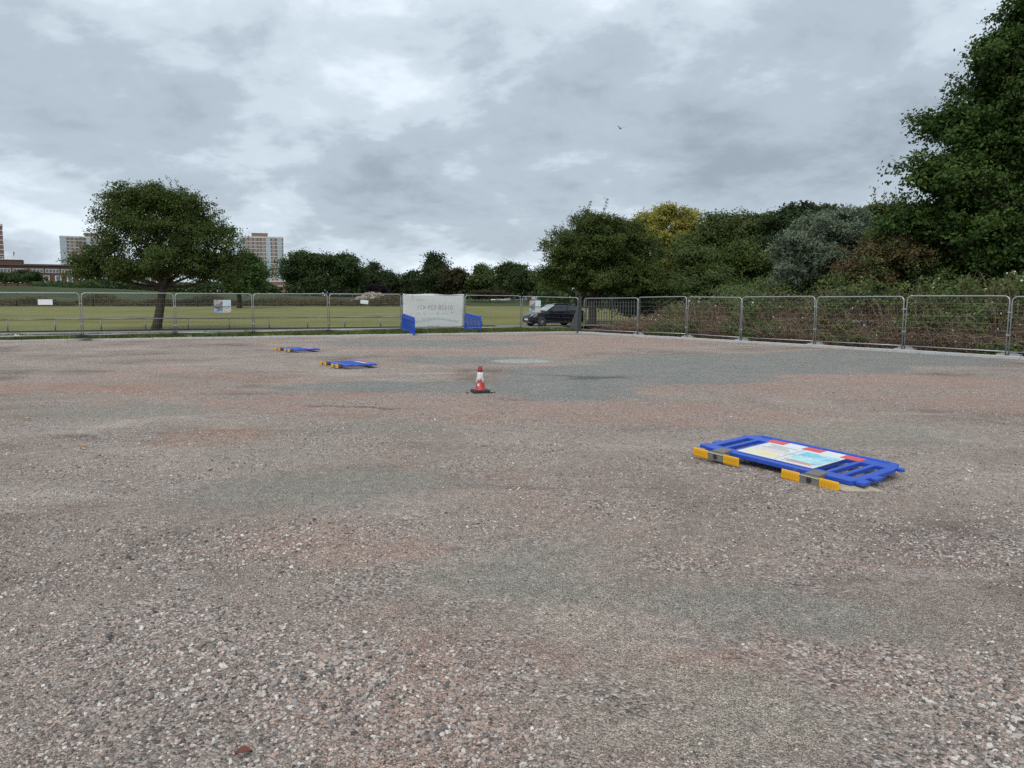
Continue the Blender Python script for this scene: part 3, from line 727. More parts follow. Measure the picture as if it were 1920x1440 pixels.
L_mound = leafmat('bramble_mound_leaf', [(.055, .036, .020), (.105, .074, .036), (.155, .12, .054), (.19, .18, .068)], .2, .7)
L_wood = leafmat('wood_leaf', [(.045, .068, .022), (.080, .112, .034), (.13, .16, .05)])
TREES = {
 'T1': ((-21.04,45.50,0.20),[(0.21,0.00,5.98,3.11,2.65,2.19),(-1.25,-0.60,6.68,1.40,1.42,1.44),(1.71,0.50,6.03,2.07,2.05,2.03),(3.58,-0.40,4.82,1.61,1.66,1.70),(-2.75,0.40,4.00,1.51,1.41,1.31),(-3.61,-0.50,3.56,0.93,0.98,1.04),(-0.48,0.00,7.60,1.85,1.37,0.90),(3.86,0.60,3.54,0.96,1.08,1.19),(0.87,-1.00,3.93,2.91,1.97,1.03),(2.30,0.70,3.58,1.75,1.28,0.81),(-2.11,0.30,3.31,1.57,1.07,0.56),(1.42,-0.50,7.14,1.38,1.22,1.05),(3.69,-0.30,3.29,1.37,1.03,0.68),(-3.53,0.30,3.31,1.14,0.89,0.63),(-0.73,-0.60,3.22,1.23,0.86,0.49)]),
 'T2': ((-35.31,100.00,1.00),[(0.58,0.00,4.42,2.48,2.53,2.58),(-0.14,-1.00,3.17,1.91,1.77,1.62),(1.80,1.00,3.77,1.26,1.52,1.79),(1.12,0.00,5.92,1.64,1.36,1.08)]),
 'T3': ((-44.43,165.00,2.40),[(0.19,0.00,5.76,4.31,4.06,3.81),(-2.39,-1.00,4.94,2.26,2.58,2.90),(2.26,1.00,8.05,2.51,2.38,2.25),(3.77,0.00,3.85,2.95,2.82,2.70),(-0.88,0.00,8.11,2.50,2.15,1.79)]),
 'T3b': ((-37.07,170.00,2.40),[(-0.33,0.00,5.95,3.97,3.94,3.92),(-2.16,-1.00,7.75,2.56,2.42,2.29),(1.76,1.00,4.36,2.83,2.93,3.02),(0.31,0.00,8.26,2.10,1.97,1.84)]),
 'T4': ((-33.55,185.00,2.40),[(0.18,0.00,4.12,3.31,3.29,3.28),(0.24,0.00,7.15,1.78,1.65,1.51),(-1.84,0.00,5.01,2.04,2.27,2.51)]),
 'T4b': ((-28.66,180.00,2.40),[(0.39,0.00,3.38,2.48,2.59,2.70),(1.62,0.00,2.40,1.49,1.73,1.97),(-0.82,0.00,4.61,1.48,1.60,1.72)]),
 'T5': ((-24.99,190.00,2.40),[(0.13,0.00,3.86,2.35,2.73,3.11),(-0.93,0.00,2.82,1.83,2.08,2.33)]),
 'T5b': ((-18.19,180.00,2.40),[(0.11,0.00,4.86,4.21,3.94,3.67),(-0.11,0.00,7.92,2.72,2.58,2.44),(-0.59,0.00,9.26,1.24,1.17,1.10),(2.70,0.00,3.63,2.72,2.71,2.70)]),
 'T5c': ((-12.22,165.00,2.20),[(0.06,0.00,3.48,2.50,2.60,2.70),(1.09,0.00,4.61,1.59,1.70,1.80)]),
 'T6': ((-6.28,165.00,2.20),[(-0.20,0.00,3.71,2.96,2.94,2.92),(-0.53,0.00,5.51,2.04,1.92,1.80)]),
 'T6b': ((-0.52,150.00,2.00),[(0.00,0.00,3.85,3.31,3.09,2.86),(-1.03,0.00,5.59,2.07,1.96,1.84),(1.76,0.00,4.88,2.27,2.25,2.24)]),
 'T6c': ((3.21,145.00,2.00),[(-0.21,0.00,3.03,1.79,1.98,2.17),(-0.72,0.00,4.22,1.20,1.29,1.38)]),
 'T7': ((5.92,57.00,0.30),[(0.33,0.00,5.23,2.74,2.64,2.54),(0.00,0.00,7.15,1.63,1.35,1.07),(-1.96,-0.50,4.63,1.62,1.84,2.06),(2.77,0.50,4.48,2.36,2.31,2.26),(-2.64,0.50,3.23,1.43,1.31,1.18),(3.42,-0.50,2.90,1.87,1.59,1.30),(0.29,-0.60,2.97,3.03,2.09,1.15),(2.24,0.30,6.22,1.56,1.48,1.39)]),
 'T8': ((19.07,95.00,0.30),[(-1.87,0.00,10.54,2.21,2.25,2.29),(2.34,0.00,10.99,1.95,1.87,1.78),(0.11,0.00,12.00,1.82,1.55,1.28),(-2.81,0.00,8.94,1.69,1.99,2.30),(0.12,0.00,8.94,3.38,2.65,1.92),(3.35,0.00,9.58,1.69,1.67,1.66),(-3.50,0.00,10.86,1.17,1.35,1.53)]),
 'T8b': ((17.06,88.00,0.30),[(-0.43,0.00,5.12,2.79,2.47,2.15),(2.52,1.00,5.16,3.06,2.80,2.53),(-2.26,0.00,6.02,1.45,1.50,1.55)]),
 'T9a': ((21.85,82.00,0.30),[(0.01,0.00,9.04,2.47,2.17,1.87),(-0.75,0.00,6.27,3.15,3.12,3.10),(1.58,1.00,7.45,2.04,2.30,2.57)]),
 'T9b': ((25.75,80.00,0.30),[(-0.39,0.00,9.18,2.19,1.90,1.61),(-0.51,0.00,6.26,3.08,3.11,3.14),(-1.67,0.00,8.32,1.53,1.68,1.83)]),
 'T9c': ((27.66,74.00,0.30),[(-1.89,0.00,9.01,1.62,1.36,1.09),(0.61,0.00,9.70,2.12,1.61,1.09),(-0.29,0.00,7.07,3.14,2.96,2.78)]),
 'T9d': ((18.24,62.00,0.30),[(-0.02,0.00,4.63,1.79,1.69,1.59),(-1.19,0.00,3.87,1.54,1.44,1.35),(1.58,0.00,4.08,1.45,1.44,1.43)]),
 'T9e': ((16.45,66.00,0.30),[(-0.48,0.00,4.24,1.81,1.94,2.06),(-1.22,0.00,3.11,1.81,1.53,1.26)]),
 'T10': ((16.60,41.00,0.10),[(-0.03,0.00,4.63,2.25,2.04,1.83),(1.20,0.20,5.48,1.47,1.31,1.16),(-1.37,-0.30,3.84,1.34,1.30,1.27),(-1.99,0.00,3.08,0.79,0.73,0.67),(1.68,0.00,4.14,1.41,1.48,1.55),(-0.23,-0.30,3.29,1.96,1.53,1.10)]),
 'T11': ((23.54,34.00,0.10),[(-1.63,0.00,13.56,1.36,1.21,1.07),(-3.22,-0.50,11.84,1.47,1.29,1.12),(-4.10,0.00,9.17,1.83,1.49,1.15),(-5.23,-0.60,7.06,1.68,1.50,1.32),(-5.15,0.00,5.11,1.82,1.62,1.41),(-1.82,0.50,7.92,2.57,2.53,2.48),(-1.92,-0.40,4.40,2.99,2.50,2.02),(0.65,0.50,12.19,2.77,2.49,2.20),(1.78,0.00,7.83,3.46,3.62,3.77),(-0.21,0.00,15.70,2.24,1.97,1.70),(-2.16,0.60,10.43,2.09,1.94,1.79),(-3.67,0.50,4.00,1.89,1.53,1.16),(1.64,0.00,3.97,2.79,2.42,2.05),(-2.99,0.20,5.93,1.63,1.52,1.42),(-0.96,-0.40,9.96,2.04,1.89,1.74)]),
 'T11b': ((21.96,45.00,0.10),[(-0.09,0.00,6.49,0.86,0.91,0.96),(-0.40,0.00,5.28,1.11,1.25,1.39),(-1.09,0.00,6.79,0.68,0.58,0.48),(0.53,0.00,5.28,1.05,1.28,1.51)]),
 'T12': ((17.94,35.50,0.10),[(-0.15,0.00,3.58,2.34,1.79,1.25),(1.16,0.20,3.88,1.47,1.24,1.01),(-1.91,-0.20,2.85,1.27,0.99,0.72),(2.32,0.00,3.10,0.98,0.90,0.82)]),
 'S1': ((-124.61,200.00,5.20),[(1.29,0.00,2.52,2.75,2.06,1.36),(-0.67,0.00,2.11,1.93,1.51,1.09)]),
 'S2': ((-134.11,205.00,5.20),[(0.38,0.00,2.80,3.10,2.39,1.68),(-2.75,0.00,2.52,2.82,2.25,1.68)]),
 'S3': ((-134.04,210.00,5.20),[(1.11,0.00,3.24,2.31,1.94,1.57),(-0.39,0.00,2.38,2.02,1.58,1.14)]),
}
tree('T1', 'hawthorn_tree', 'broad domed hawthorn tree with leaning trunk standing behind the left fence', 'tree', L_haw, 80000, 2.75, .25, (.085, .145), .30, 24, (.62, .1), shoot=260, shoot_len=.75, sub=9, inner=.5, droop=.5, core=.06, sub_r=.50)
_t1 = [o for o in bpy.data.objects if o.name == 'hawthorn_tree'][0]
_st = MB().tube([(.60, -.02, 2.45), (.68, -.16, 2.75), (.80, -.30, 3.02)], [.17, .14, .125], 10).build('pruned_stub', bark, _t1, smooth=True)
MB().tube([(.80, -.30, 3.02), (.804, -.305, 3.03)], [.118, .115], 10).build('cut_face', plain('cut_wood', (.42, .24, .12), .8, 0, .15, 20), _st)
tree('T2', 'leafy_tree', 'fresh green tree between the hawthorn and the brown tower block', 'tree', L_oak2, 13000, 2.6, .3, (.20, .34), .6, 22)
G = 'trees along the far side of the field'
tree('T3', 'oak_tree', 'dark oak directly right of the brown tower block with a visible trunk', 'tree', L_oak, 13000, 3.6, .45, (.30, .5), .9, 20, group=G)
tree('T3b', 'oak_tree', 'rounded dark oak touching the right side of the trunked oak', 'tree', L_oak, 13000, 3.4, .45, (.30, .5), .9, 20, group=G)
tree('T4', 'distant_tree', 'tree with a small separate round top behind the rubble mound', 'tree', L_dark, 5000, 2.5, .4, (.34, .55), .9, 18, group=G)
tree('T4b', 'distant_tree', 'low dark tree right above the rubble mound, sky gap on its right', 'tree', L_dark, 4500, 2.0, .4, (.34, .55), .8, 18, group=G)
tree('T5', 'distant_tree', 'small tree just right of the sky gap above the white banner', 'tree', L_dark, 4500, 2.0, .4, (.34, .55), .8, 18, group=G)
tree('T5b', 'distant_tree', 'tall pointed dark tree above the white banner, tallest of the far row', 'tree', L_dark, 9000, 3.0, .5, (.34, .55), .9, 20, group=G)
tree('T5c', 'distant_tree', 'brownish rounded tree behind the right end of the white banner', 'tree', L_brown, 5000, 2.0, .4, (.32, .5), .8, 18, group=G)
tree('T6', 'distant_tree', 'olive tree just right of the white banner across the field', 'tree', L_wood, 5500, 2.0, .4, (.32, .5), .8, 18, group=G)
tree('T6b', 'distant_tree', 'wide green tree across the field above the parked white vehicles', 'tree', L_oak, 7500, 2.0, .4, (.30, .46), .8, 18, group=G)
tree('T6c', 'distant_tree', 'small dark tree beside the big hawthorn, above the photo board near the car', 'tree', L_dark, 3500, 1.8, .35, (.3, .46), .8, 18, group=G)
# purple shrub in the far row
TREES['P1'] = ((-29.6, 172.0, 2.3), [(0, 0, 1.6, 1.7, 1.5, 1.6), (.9, 0, 1.2, 1.1, 1.2, 1.1)])
tree('P1', 'purple_shrub', 'dark purple leaved shrub right of the rubble mound', 'shrub', L_purple, 2500, .8, .12, (.28, .45), .6, 16)
TREES['P2'] = ((-4.0, 140.0, 1.9), [(0, 0, 1.0, 2.4, 1.4, 1.0), (2.4, 0, .9, 1.8, 1.2, .9), (-2.6, .5, .8, 1.6, 1.2, .8)])
tree('P2', 'far_hedge', 'low olive hedge across the field left of the parked vehicles', 'hedge', L_brown, 3000, .5, .1, (.2, .34), .5, 16)
for nm, lb_ in (('S1', 'round shrub nearest the windows of the low brick building'), ('S2', 'dark shrub on the bank at the left picture edge'), ('S3', 'middle shrub in front of the low brick building')):
    tree(nm, 'shrub', lb_, 'shrub', L_oak if nm != 'S3' else L_brown, 3000, .8, .15, (.3, .5), .7, 16, group='shrubs before the low brick building')
tree('T7', 'hawthorn_tree', 'large dense hawthorn tree standing over the dark hatchback', 'tree', L_haw, 70000, 1.6, .3, (.10, .165), .34, 24, shoot=220, shoot_len=.9, sub=5, inner=.5, droop=.7, sub_r=.6, core=.25)
tree('T8', 'poplar_tree', 'yellow autumn tree rising behind the large hawthorn', 'tree', L_yellow, 20000, 7, .28, (.18, .30), .5, 22, bark_m=bark_pale, shoot=30, shoot_len=.9)
tree('T8b', 'leafy_tree', 'yellow green tree below the yellow autumn crown', 'tree', L_ygreen, 22000, 3, .25, (.17, .29), .5, 22, shoot=20)
G2 = 'wood behind the brambles'
tree('T9a', 'leafy_tree', 'green tree just right of the yellow autumn tree', 'tree', L_wood, 23000, 4, .3, (.20, .34), .55, 22, group=G2, shoot=20)
tree('T9b', 'leafy_tree', 'round topped green tree in the middle of the wood, second right of the yellow tree', 'tree', L_wood, 23000, 4, .3, (.20, .34), .55, 22, group=G2, shoot=20)
tree('T9c', 'leafy_tree', 'dark tree directly behind the silver grey bush', 'tree', L_dark, 23000, 4, .3, (.20, .34), .5, 22, group=G2, shoot=40)
tree('T9d', 'leafy_tree', 'olive bushy tree left of the silver grey bush', 'tree', L_haw, 20000, 1.6, .2, (.15, .25), .4, 22, group=G2, shoot=30)
tree('T9e', 'leafy_tree', 'low green bush filling the gap right of the large hawthorn', 'tree', L_wood, 20000, 1.6, .2, (.15, .25), .42, 22, group=G2)
tree('T10', 'silver_bush', 'large rounded silver grey bush behind the right fence', 'bush', L_silver, 55000, 1.5, .2, (.14, .26), .26, 26, aspect=.26, core=.6, sub_r=.55, shoot=90, shoot_len=.55, bark_m=bark_pale, inner=.8, up=.2, droop=.2, upness=.9)
tree('T11', 'maple_tree', 'huge dark green tree towering at the right picture edge', 'tree', L_big, 115000, 4.2, .42, (.12, .21), .40, 24, shoot=200, shoot_len=.8, sub=8, inner=.45, flat=.55, core=.3, sub_r=.85)
tree('T11b', 'leafy_tree', 'slim light green sapling between the silver bush and the huge tree', 'tree', L_haw, 14000, 2.6, .12, (.11, .19), .32, 22, shoot=45, shoot_len=1.0, upness=1.2)
tree('T12', 'bramble_mound', 'tall mound of brown and green brambles right of the silver bush', 'bush', L_mound, 28000, 1.2, .1, (.08, .14), .28, 24, shoot=50, shoot_len=.9, inner=.6)

# understorey: low shrubs that close the wood down to the ground
def understorey(pts, label, mat, n, leaf, name='understorey_shrub', grp='shrubs under the wood'):
    TREES['U'] = ((pts[0], pts[1], .15), [(0, 0, pts[3] * .5, pts[2], pts[2] * .7, pts[3] * .5), (pts[2] * .7, .6, pts[3] * .42, pts[2] * .7, pts[2] * .6, pts[3] * .42), (-pts[2] * .7, .4, pts[3] * .40, pts[2] * .7, pts[2] * .6, pts[3] * .40)])
    tree('U', name, label, 'shrub', mat, n, pts[3] * .3, .08, leaf, .42, 20, group=grp, sub=2)
understorey((10.6, 58, 2.2, 3.6), 'low olive shrub under the right half of the large hawthorn', L_haw, 7000, (.14, .24))
understorey((14.8, 57, 2.4, 4.2), 'low green shrub left of the olive bushy tree', L_wood, 8000, (.14, .24))
understorey((19.4, 55, 2.6, 4.0), 'low olive shrub left of the foot of the silver bush', L_haw, 8000, (.14, .24))
understorey((24.0, 52, 3.0, 4.6), 'dark shrub hidden behind the foot of the silver bush', L_oak, 8000, (.14, .24))
understorey((28.5, 46, 3.2, 4.8), 'dark shrub under the left side of the huge tree', L_oak, 9000, (.14, .24))
understorey((25.5, 37.5, 3.2, 4.4), 'dark shrub at the foot of the huge tree', L_big, 12000, (.12, .2))
understorey((29.5, 34.5, 3.2, 4.4), 'dark shrub at the right picture edge below the huge tree', L_big, 9000, (.12, .2))
def mass(name, label, x0, x1, y0, y1, z0, h0, n, leaf, mat):
    x = rng.uniform(x0, x1, n); y = rng.uniform(y0, y1, n)
    hh = np.array([h0 * (.75 + .45 * mnoise.noise((a * .09, b * .05, 2)) + .25 * mnoise.noise((a * .3, b * .1, 6))) for a, b in zip(x, y)])
    z = hh * rng.random(n) ** .6
    P = np.stack([x, y, z0 + z], 1); Nn = unit(np.array((0, -.6, .5)) + rng.normal(size=(n, 3)) * .6)
    T = .5 + .5 * np.array([mnoise.noise((a * .2, b * .2, c * .3)) for a, b, c in zip(x, y, z)]) + rng.normal(0, .15, n)
    tag(quads(name, leaf_quads(P, Nn, rng.uniform(leaf[0], leaf[1], n), .7), T, mat), label, 'woodland', kind='stuff')
mass('distant_woodland', 'dark mass of far woodland closing the view behind the wood on the right', 4, 110, 108, 122, .5, 6.5, 26000, (.5, .9), L_oak)
mass('distant_hedgerow', 'low dark hedgerow running under the far row of trees', -58, 14, 196, 206, 1.8, 6.2, 20000, (.5, .9), L_oak)

mass('distant_hedgerow', 'dark hedgerow on the bank seen below the left hawthorn crown', -112, -56, 178, 190, 3.6, 3.4, 9000, (.5, .9), L_oak)

# second leaf colour over the bramble mound
def extra_leaves(key, n, mat, leaf, clump, zmin, name, seedshift=0.0):
    (bx, by, bz), lobes = TREES[key]
    P, Nn, S, T = crown_points([l[:3] + tuple(x * 1.04 for x in l[3:6]) for l in lobes], n, clump, leaf, 22, .85)
    m_ = np.array([mnoise.noise((p[0] * .8 + seedshift, p[1] * .8, p[2] * .9)) for p in P]) > zmin
    root = [o for o in bpy.data.objects if o.parent is None and tuple(round(c, 2) for c in o.location) == (round(bx, 2), round(by, 2), round(bz, 2))][0]
    tag(quads(name, leaf_quads(P[m_], Nn[m_], S[m_], .65), T[m_], mat, root), kind='stuff')
extra_leaves('T12', 16000, L_bramble, (.07, .12), .26, .0, 'green_leaves')
extra_leaves('T8', 3000, L_ygreen, (.16, .26), .5, .05, 'green_leaves', 3)

# ------------------------------------------------------------------ bramble thicket along the right fence
th = empty('bramble_thicket', fp(18, 3, .1)); tag(th, 'tangled brambles with white bindweed filling the ground behind the right fence', 'brambles', kind='stuff')
t0 = Vector(th.location)
def thick_h(s, d):
    base = np.interp(d, [.3, .9, 1.8, 3.2, 5, 8, 14], [.10, .75, 1.55, 2.15, 2.5, 2.7, 2.6])
    ramp = np.interp(s, [-1, 1.5, 4.5, 8, 40], [.15, .35, .8, 1.0, 1.05])
    nz = np.array([mnoise.noise((a * .42, b * .5, 1.7)) * .5 + mnoise.noise((a * 1.2, b * 1.2, 4.2)) * .38 for a, b in zip(s, d)])
    return np.maximum(.05, base * ramp * (1 + nz * .95))
def thicket(n, leaf, depth, flt, dmax=9.0, clump=.22, per=12):
    k = n // per
    s = rng.uniform(.8, 36, k); d = .35 + (dmax - .35) * rng.random(k) ** 1.6
    h = thick_h(s, d); z = h * (1 - depth * rng.random(k) ** 1.5)
    pn = np.array([mnoise.noise((a * .33 + 9, b * .4, c * .6)) * 1.1 + .3 * mnoise.noise((a * 2 + 9, b * 2, c * 2.2)) for a, b, c in zip(s, d, z)])
    keep = flt(pn, z, h); s, d, z = s[keep], d[keep], z[keep]; k = len(s)
    idx = np.repeat(np.arange(k), rng.poisson(per, k) + 2); m = len(idx)
    base = np.array([fp(a, b, c) for a, b, c in zip(s, d, z)])
    P = base[idx] + rng.normal(size=(m, 3)) * clump * np.array((.6, .6, .45)); P[:, 2] = np.maximum(P[:, 2], .12)
    Nn = unit(np.array((-.45, -.35, .75)) + rng.normal(size=(m, 3)) * .6)
    ct = rng.normal(.48, .17, k)
    return P - np.array(t0), Nn, rng.uniform(leaf[0], leaf[1], m), ct[idx] + rng.normal(0, .15, m)
P, Nn, S, T = thicket(150000, (.085, .155), .6, lambda pn, z, h: pn * 1.9 + .40 * (z - 1.2) > .02)
tag(quads('green_leaves', leaf_quads(P, Nn, S, .72), T, L_bramble, th), kind='stuff')
P, Nn, S, T = thicket(90000, (.055, .11), .95, lambda pn, z, h: pn * 1.9 + .40 * (z - 1.2) < .16, clump=.25)
tag(quads('dead_leaves', leaf_quads(P, Nn, S, .6), T, L_dead, th), kind='stuff')
st = MB()
for _ in range(2600):
    s, d = rng.uniform(.8, 34), .35 + 5 * rng.random() ** 1.7
    h = float(thick_h(np.array([s]), np.array([d + .4]))[0]) * rng.uniform(.6, 1.05)
    ln = rng.uniform(.5, 1.5); a = rng.uniform(0, 2 * math.pi); p0 = Vector(fp(s, d, .12)) - t0
    dx = Vector((math.cos(a), math.sin(a), 0)) * ln
    pts = [p0 + dx * t + Vector((0, 0, h * math.sin(math.pi * min(.9, t) * .75))) + Vector(rng.normal(0, .03, 3)) for t in (0, .2, .4, .6, .8, 1)]
    r_ = rng.uniform(.005, .012); st.tube(pts, [r_ * (1 - .1 * i) for i in range(6)], 3, cap=False)
tag(st.build('dead_stems', plain('dead_bramble_stem', (.20, .145, .095), .9, 0, .35, 3), th), kind='stuff')
# pale straw lying at the foot of the thicket
k = 9000; s = rng.uniform(.5, 34, k); d = .12 + 1.3 * rng.random(k) ** 1.3
P = np.array([fp(a, b, earth_z(a, b) + rng.uniform(.01, .16)) for a, b in zip(s, d)]) - np.array(t0)
tag(quads('straw', leaf_quads(P, unit(np.array((0, 0, .8)) + rng.normal(size=(k, 3)) * .5), rng.uniform(.08, .28, k), .06), rng.random(k), leafmat('straw', [(.07, .04, .025), (.14, .085, .05), (.24, .17, .10)], .1, .8), th), kind='stuff')
# bindweed trumpets
k = 210; s = rng.uniform(3, 34, k); d = .5 + 5 * rng.random(k); h = thick_h(s, d) * rng.uniform(.7, 1.06, k)
V = []
for a, b, c in zip(s, d, h):
    o = Vector(fp(a, b, c + .03)) - t0; nrm = Vector((-.6, -.5, .3)) + Vector(rng.normal(0, .35, 3)); nrm.normalize()
    u = nrm.orthogonal().normalized(); w = nrm.cross(u); r_ = rng.uniform(.028, .05)
    V.append([tuple(o + (u * math.cos(q * math.pi / 3) + w * math.sin(q * math.pi / 3)) * r_ + nrm * .06) for q in range(6)])
tag(quads('bindweed_flowers', np.array(V), np.full(k, .5), leafmat('bindweed_petal', [(.62, .62, .60), (.74, .74, .72)], .3, .6), th, nv=6), kind='stuff')

# dry scrub along the far fence
k = 32000; x = rng.uniform(-100, -16, k); y = 118.6 + 3.2 * rng.random(k)
hz = np.array([.7 + 1.5 * max(0, mnoise.noise((a * .18, 0, 0)) + .35) for a in x]); z = hz * rng.random(k)
P = np.stack([x, y, .95 + z], 1); Nn = unit(np.array((0, -.8, .3)) + rng.normal(size=(k, 3)) * .6)
pn = np.array([mnoise.noise((a * .12, 5, c * .6)) for a, c in zip(x, z)]); T = .5 + pn * .7 + rng.normal(0, .15, k)
so = quads('dry_scrub', leaf_quads(P, Nn, rng.uniform(.18, .42, k), .45), T, leafmat('scrub_leaf', [(.045, .048, .022), (.085, .072, .034), (.15, .115, .058)], .15, .85))
tag(so, 'dry brown scrub and tall weeds along the far edge of the field', 'scrub', kind='stuff')

# grass tufts on the verge
k = 44000; s = rng.uniform(0, 40, k); d = .12 + 4.1 * rng.random(k)
dens = np.array([mnoise.noise((a * .5, b * .8, 8)) for a, b in zip(s, d)]) + .35 * (s < 12); kk = dens > -.05; s, d = s[kk], d[kk]; k = len(s)
base = np.array([kp(a, b, .13) for a, b in zip(s, d)]); hgt = rng.uniform(.04, .13, k) * np.where((s < 12) & (d < 2.2), 1.5, 1)
ang = rng.uniform(0, 2 * math.pi, k); sd_ = np.stack([np.cos(ang), np.sin(ang), np.zeros(k)], 1) * .016; tip = np.stack([rng.normal(0, .03, k), rng.normal(0, .03, k), hgt], 1)
V = np.stack([base - sd_, base + sd_, base + tip], 1)
go = quads('verge_grass_blades', V, rng.random(k), leafmat('grass_blade', [(.05, .085, .018), (.085, .125, .028), (.16, .15, .055)], .25, .6), nv=3)
tag(go, 'short grass blades growing on the verge in front of the fence', 'grass', kind='stuff')

# weeds in tufts along the kerb and round the fence feet
V = []; tt = []
for _ in range(520):
    s_, d_ = rng.uniform(0, 40), (.10 + .5 * rng.random() ** 2 if rng.random() < .6 else rng.uniform(.8, 4.4)); h_ = rng.uniform(.07, .24); b0_ = Vector(kp(s_, d_, .12)); tn = rng.random()
    for q in range(16):
        a = rng.uniform(0, 6.28); o_ = b0_ + Vector((rng.normal(0, .07), rng.normal(0, .05), 0)); w_ = Vector((math.cos(a), math.sin(a), 0)) * .014; tp_ = Vector((rng.normal(0, .06), rng.normal(0, .06), h_ * rng.uniform(.5, 1.1)))
        V.append([tuple(o_ - w_), tuple(o_ + w_), tuple(o_ + tp_)]); tt.append(tn + rng.normal(0, .15))
tag(quads('verge_weeds', np.array(V), np.array(tt), MATS['grass_blade'], nv=3), 'ragged weeds and grass tufts along the kerb and fence feet', 'weeds', kind='stuff')

# rubble mound
rub = MB(); 
for i in range(260):
    a = rng.uniform(0, 2 * math.pi); q = rng.random() ** .5; x = 3.6 * q * math.cos(a); y = 2.2 * q * math.sin(a); z = 1.35 * (1 - q ** 1.6) + rng.uniform(-.1, .12)
    sz = rng.uniform(.15, .55); rot = Euler(rng.uniform(0, 6, 3)).to_matrix()
    rub.box((x, y, max(.05, z)), (sz, sz * rng.uniform(.5, 1), sz * rng.uniform(.4, .9)), 0, rot)
rub.prism([(3.4 * math.cos(t), 2.0 * math.sin(t)) for t in [2 * math.pi * i / 16 for i in range(16)]], -.4, .3)
ro = rub.build('rubble_mound', plain('rubble', (.33, .28, .215), .9, 0, .35, 1.5)); ro.location = (-24.0, 133, 1.75); tag(ro, 'heap of pale broken rubble and soil at the far edge of the field', 'rubble heap')

# ------------------------------------------------------------------ plastic pedestrian barriers
def scuffed(name, col, dirt=(.24, .20, .17), lo=.56, hi=.74, amt=.5, rough=.45):
    t = NT(name); c = t.mix(t.noise(t.oc, 3, 5, .6), tuple(x * .8 for x in col), tuple(min(1, x * 1.18) for x in col))
    d = t.smooth(t.noise(t.oc, 5.5, 7, .7, .6), lo, hi); fine = t.smooth(t.noise(t.oc, 60, 4, .7), .5, .7)
    c = t.mix(t.math('MULTIPLY', d, amt), c, dirt); c = t.mix(t.math('MULTIPLY', fine, .12), c, dirt)
    t.set(c, t.math('MULTIPLY_ADD', d, .3, rough), 0, .45); MATS[name] = t.m; return t.m
blue = scuffed('blue_plastic', (.020, .082, .47))
yellow = scuffed('amber_reflector', (.76, .40, .015), amt=.35)
foot_grey = plain('foot_grey_plastic', (.17, .16, .14), .7, 0, .2, 8)
white_film = plain('white_reflective', (.70, .70, .70), .45, 0, .08, 4)
red_film = plain('red_reflective', (.62, .085, .075), .45, 0, .08, 4)
def barrier_panel():
    """2 m by 1 m moulded panel with slots; x along, y from foot edge (0) to handrail (1), z thickness"""
    xs = [-1.0]; slots = []
    n = 11; x = -.93; pitch = 1.86 / n
    for i in range(n):
        a = x + i * pitch + .027; b = x + (i + 1) * pitch - .027
        xs += [a, b]; slots.append((a, b))
    xs.append(1.0); ys = [0.0, .15, .73, 1.0 - .02]
    bm = bmesh.new(); V = {}
    for i, a in enumerate(xs):
        for j, b in enumerate(ys):
            V[i, j] = bm.verts.new((a, b, 0))
    for i in range(len(xs) - 1):
        for j in range(3):
            if j == 1 and i % 2 == 1: continue
            bm.faces.new((V[i, j], V[i+1, j], V[i+1, j+1], V[i, j+1]))
    # chamfer the outer corners
    for (i, j, dx, dy) in ((0, 0, .05, .0), (len(xs)-1, 0, -.05, 0), (0, 3, .09, 0), (len(xs)-1, 3, -.09, 0)):
        V[i, j].co.x += dx
    ret = bmesh.ops.extrude_face_region(bm, geom=bm.faces[:])
    for v in [e for e in ret['geom'] if isinstance(e, bmesh.types.BMVert)]: v.co.z += .048
    bmesh.ops.recalc_face_normals(bm, faces=bm.faces[:])
    me = bpy.data.meshes.new('panel'); bm.to_mesh(me); bm.free(); me.materials.append(blue)
    for p in me.polygons: p.use_smooth = False
    return me
panel_me = barrier_panel()
lug_me = MB().box((0, 0, 0), (.10, .13, .04)).mesh('lug', blue)
hook_me = MB().prism([(-.09, -.03), (.03, -.03), (.05, .0), (.03, .035), (-.09, .035)], -.018, .018).mesh('lug', blue)
def bevel(o, w, s=2):
    b = o.modifiers.new('bevel', 'BEVEL'); b.width = w; b.segments = s; b.limit_method = 'ANGLE'; b.angle_limit = R(35)
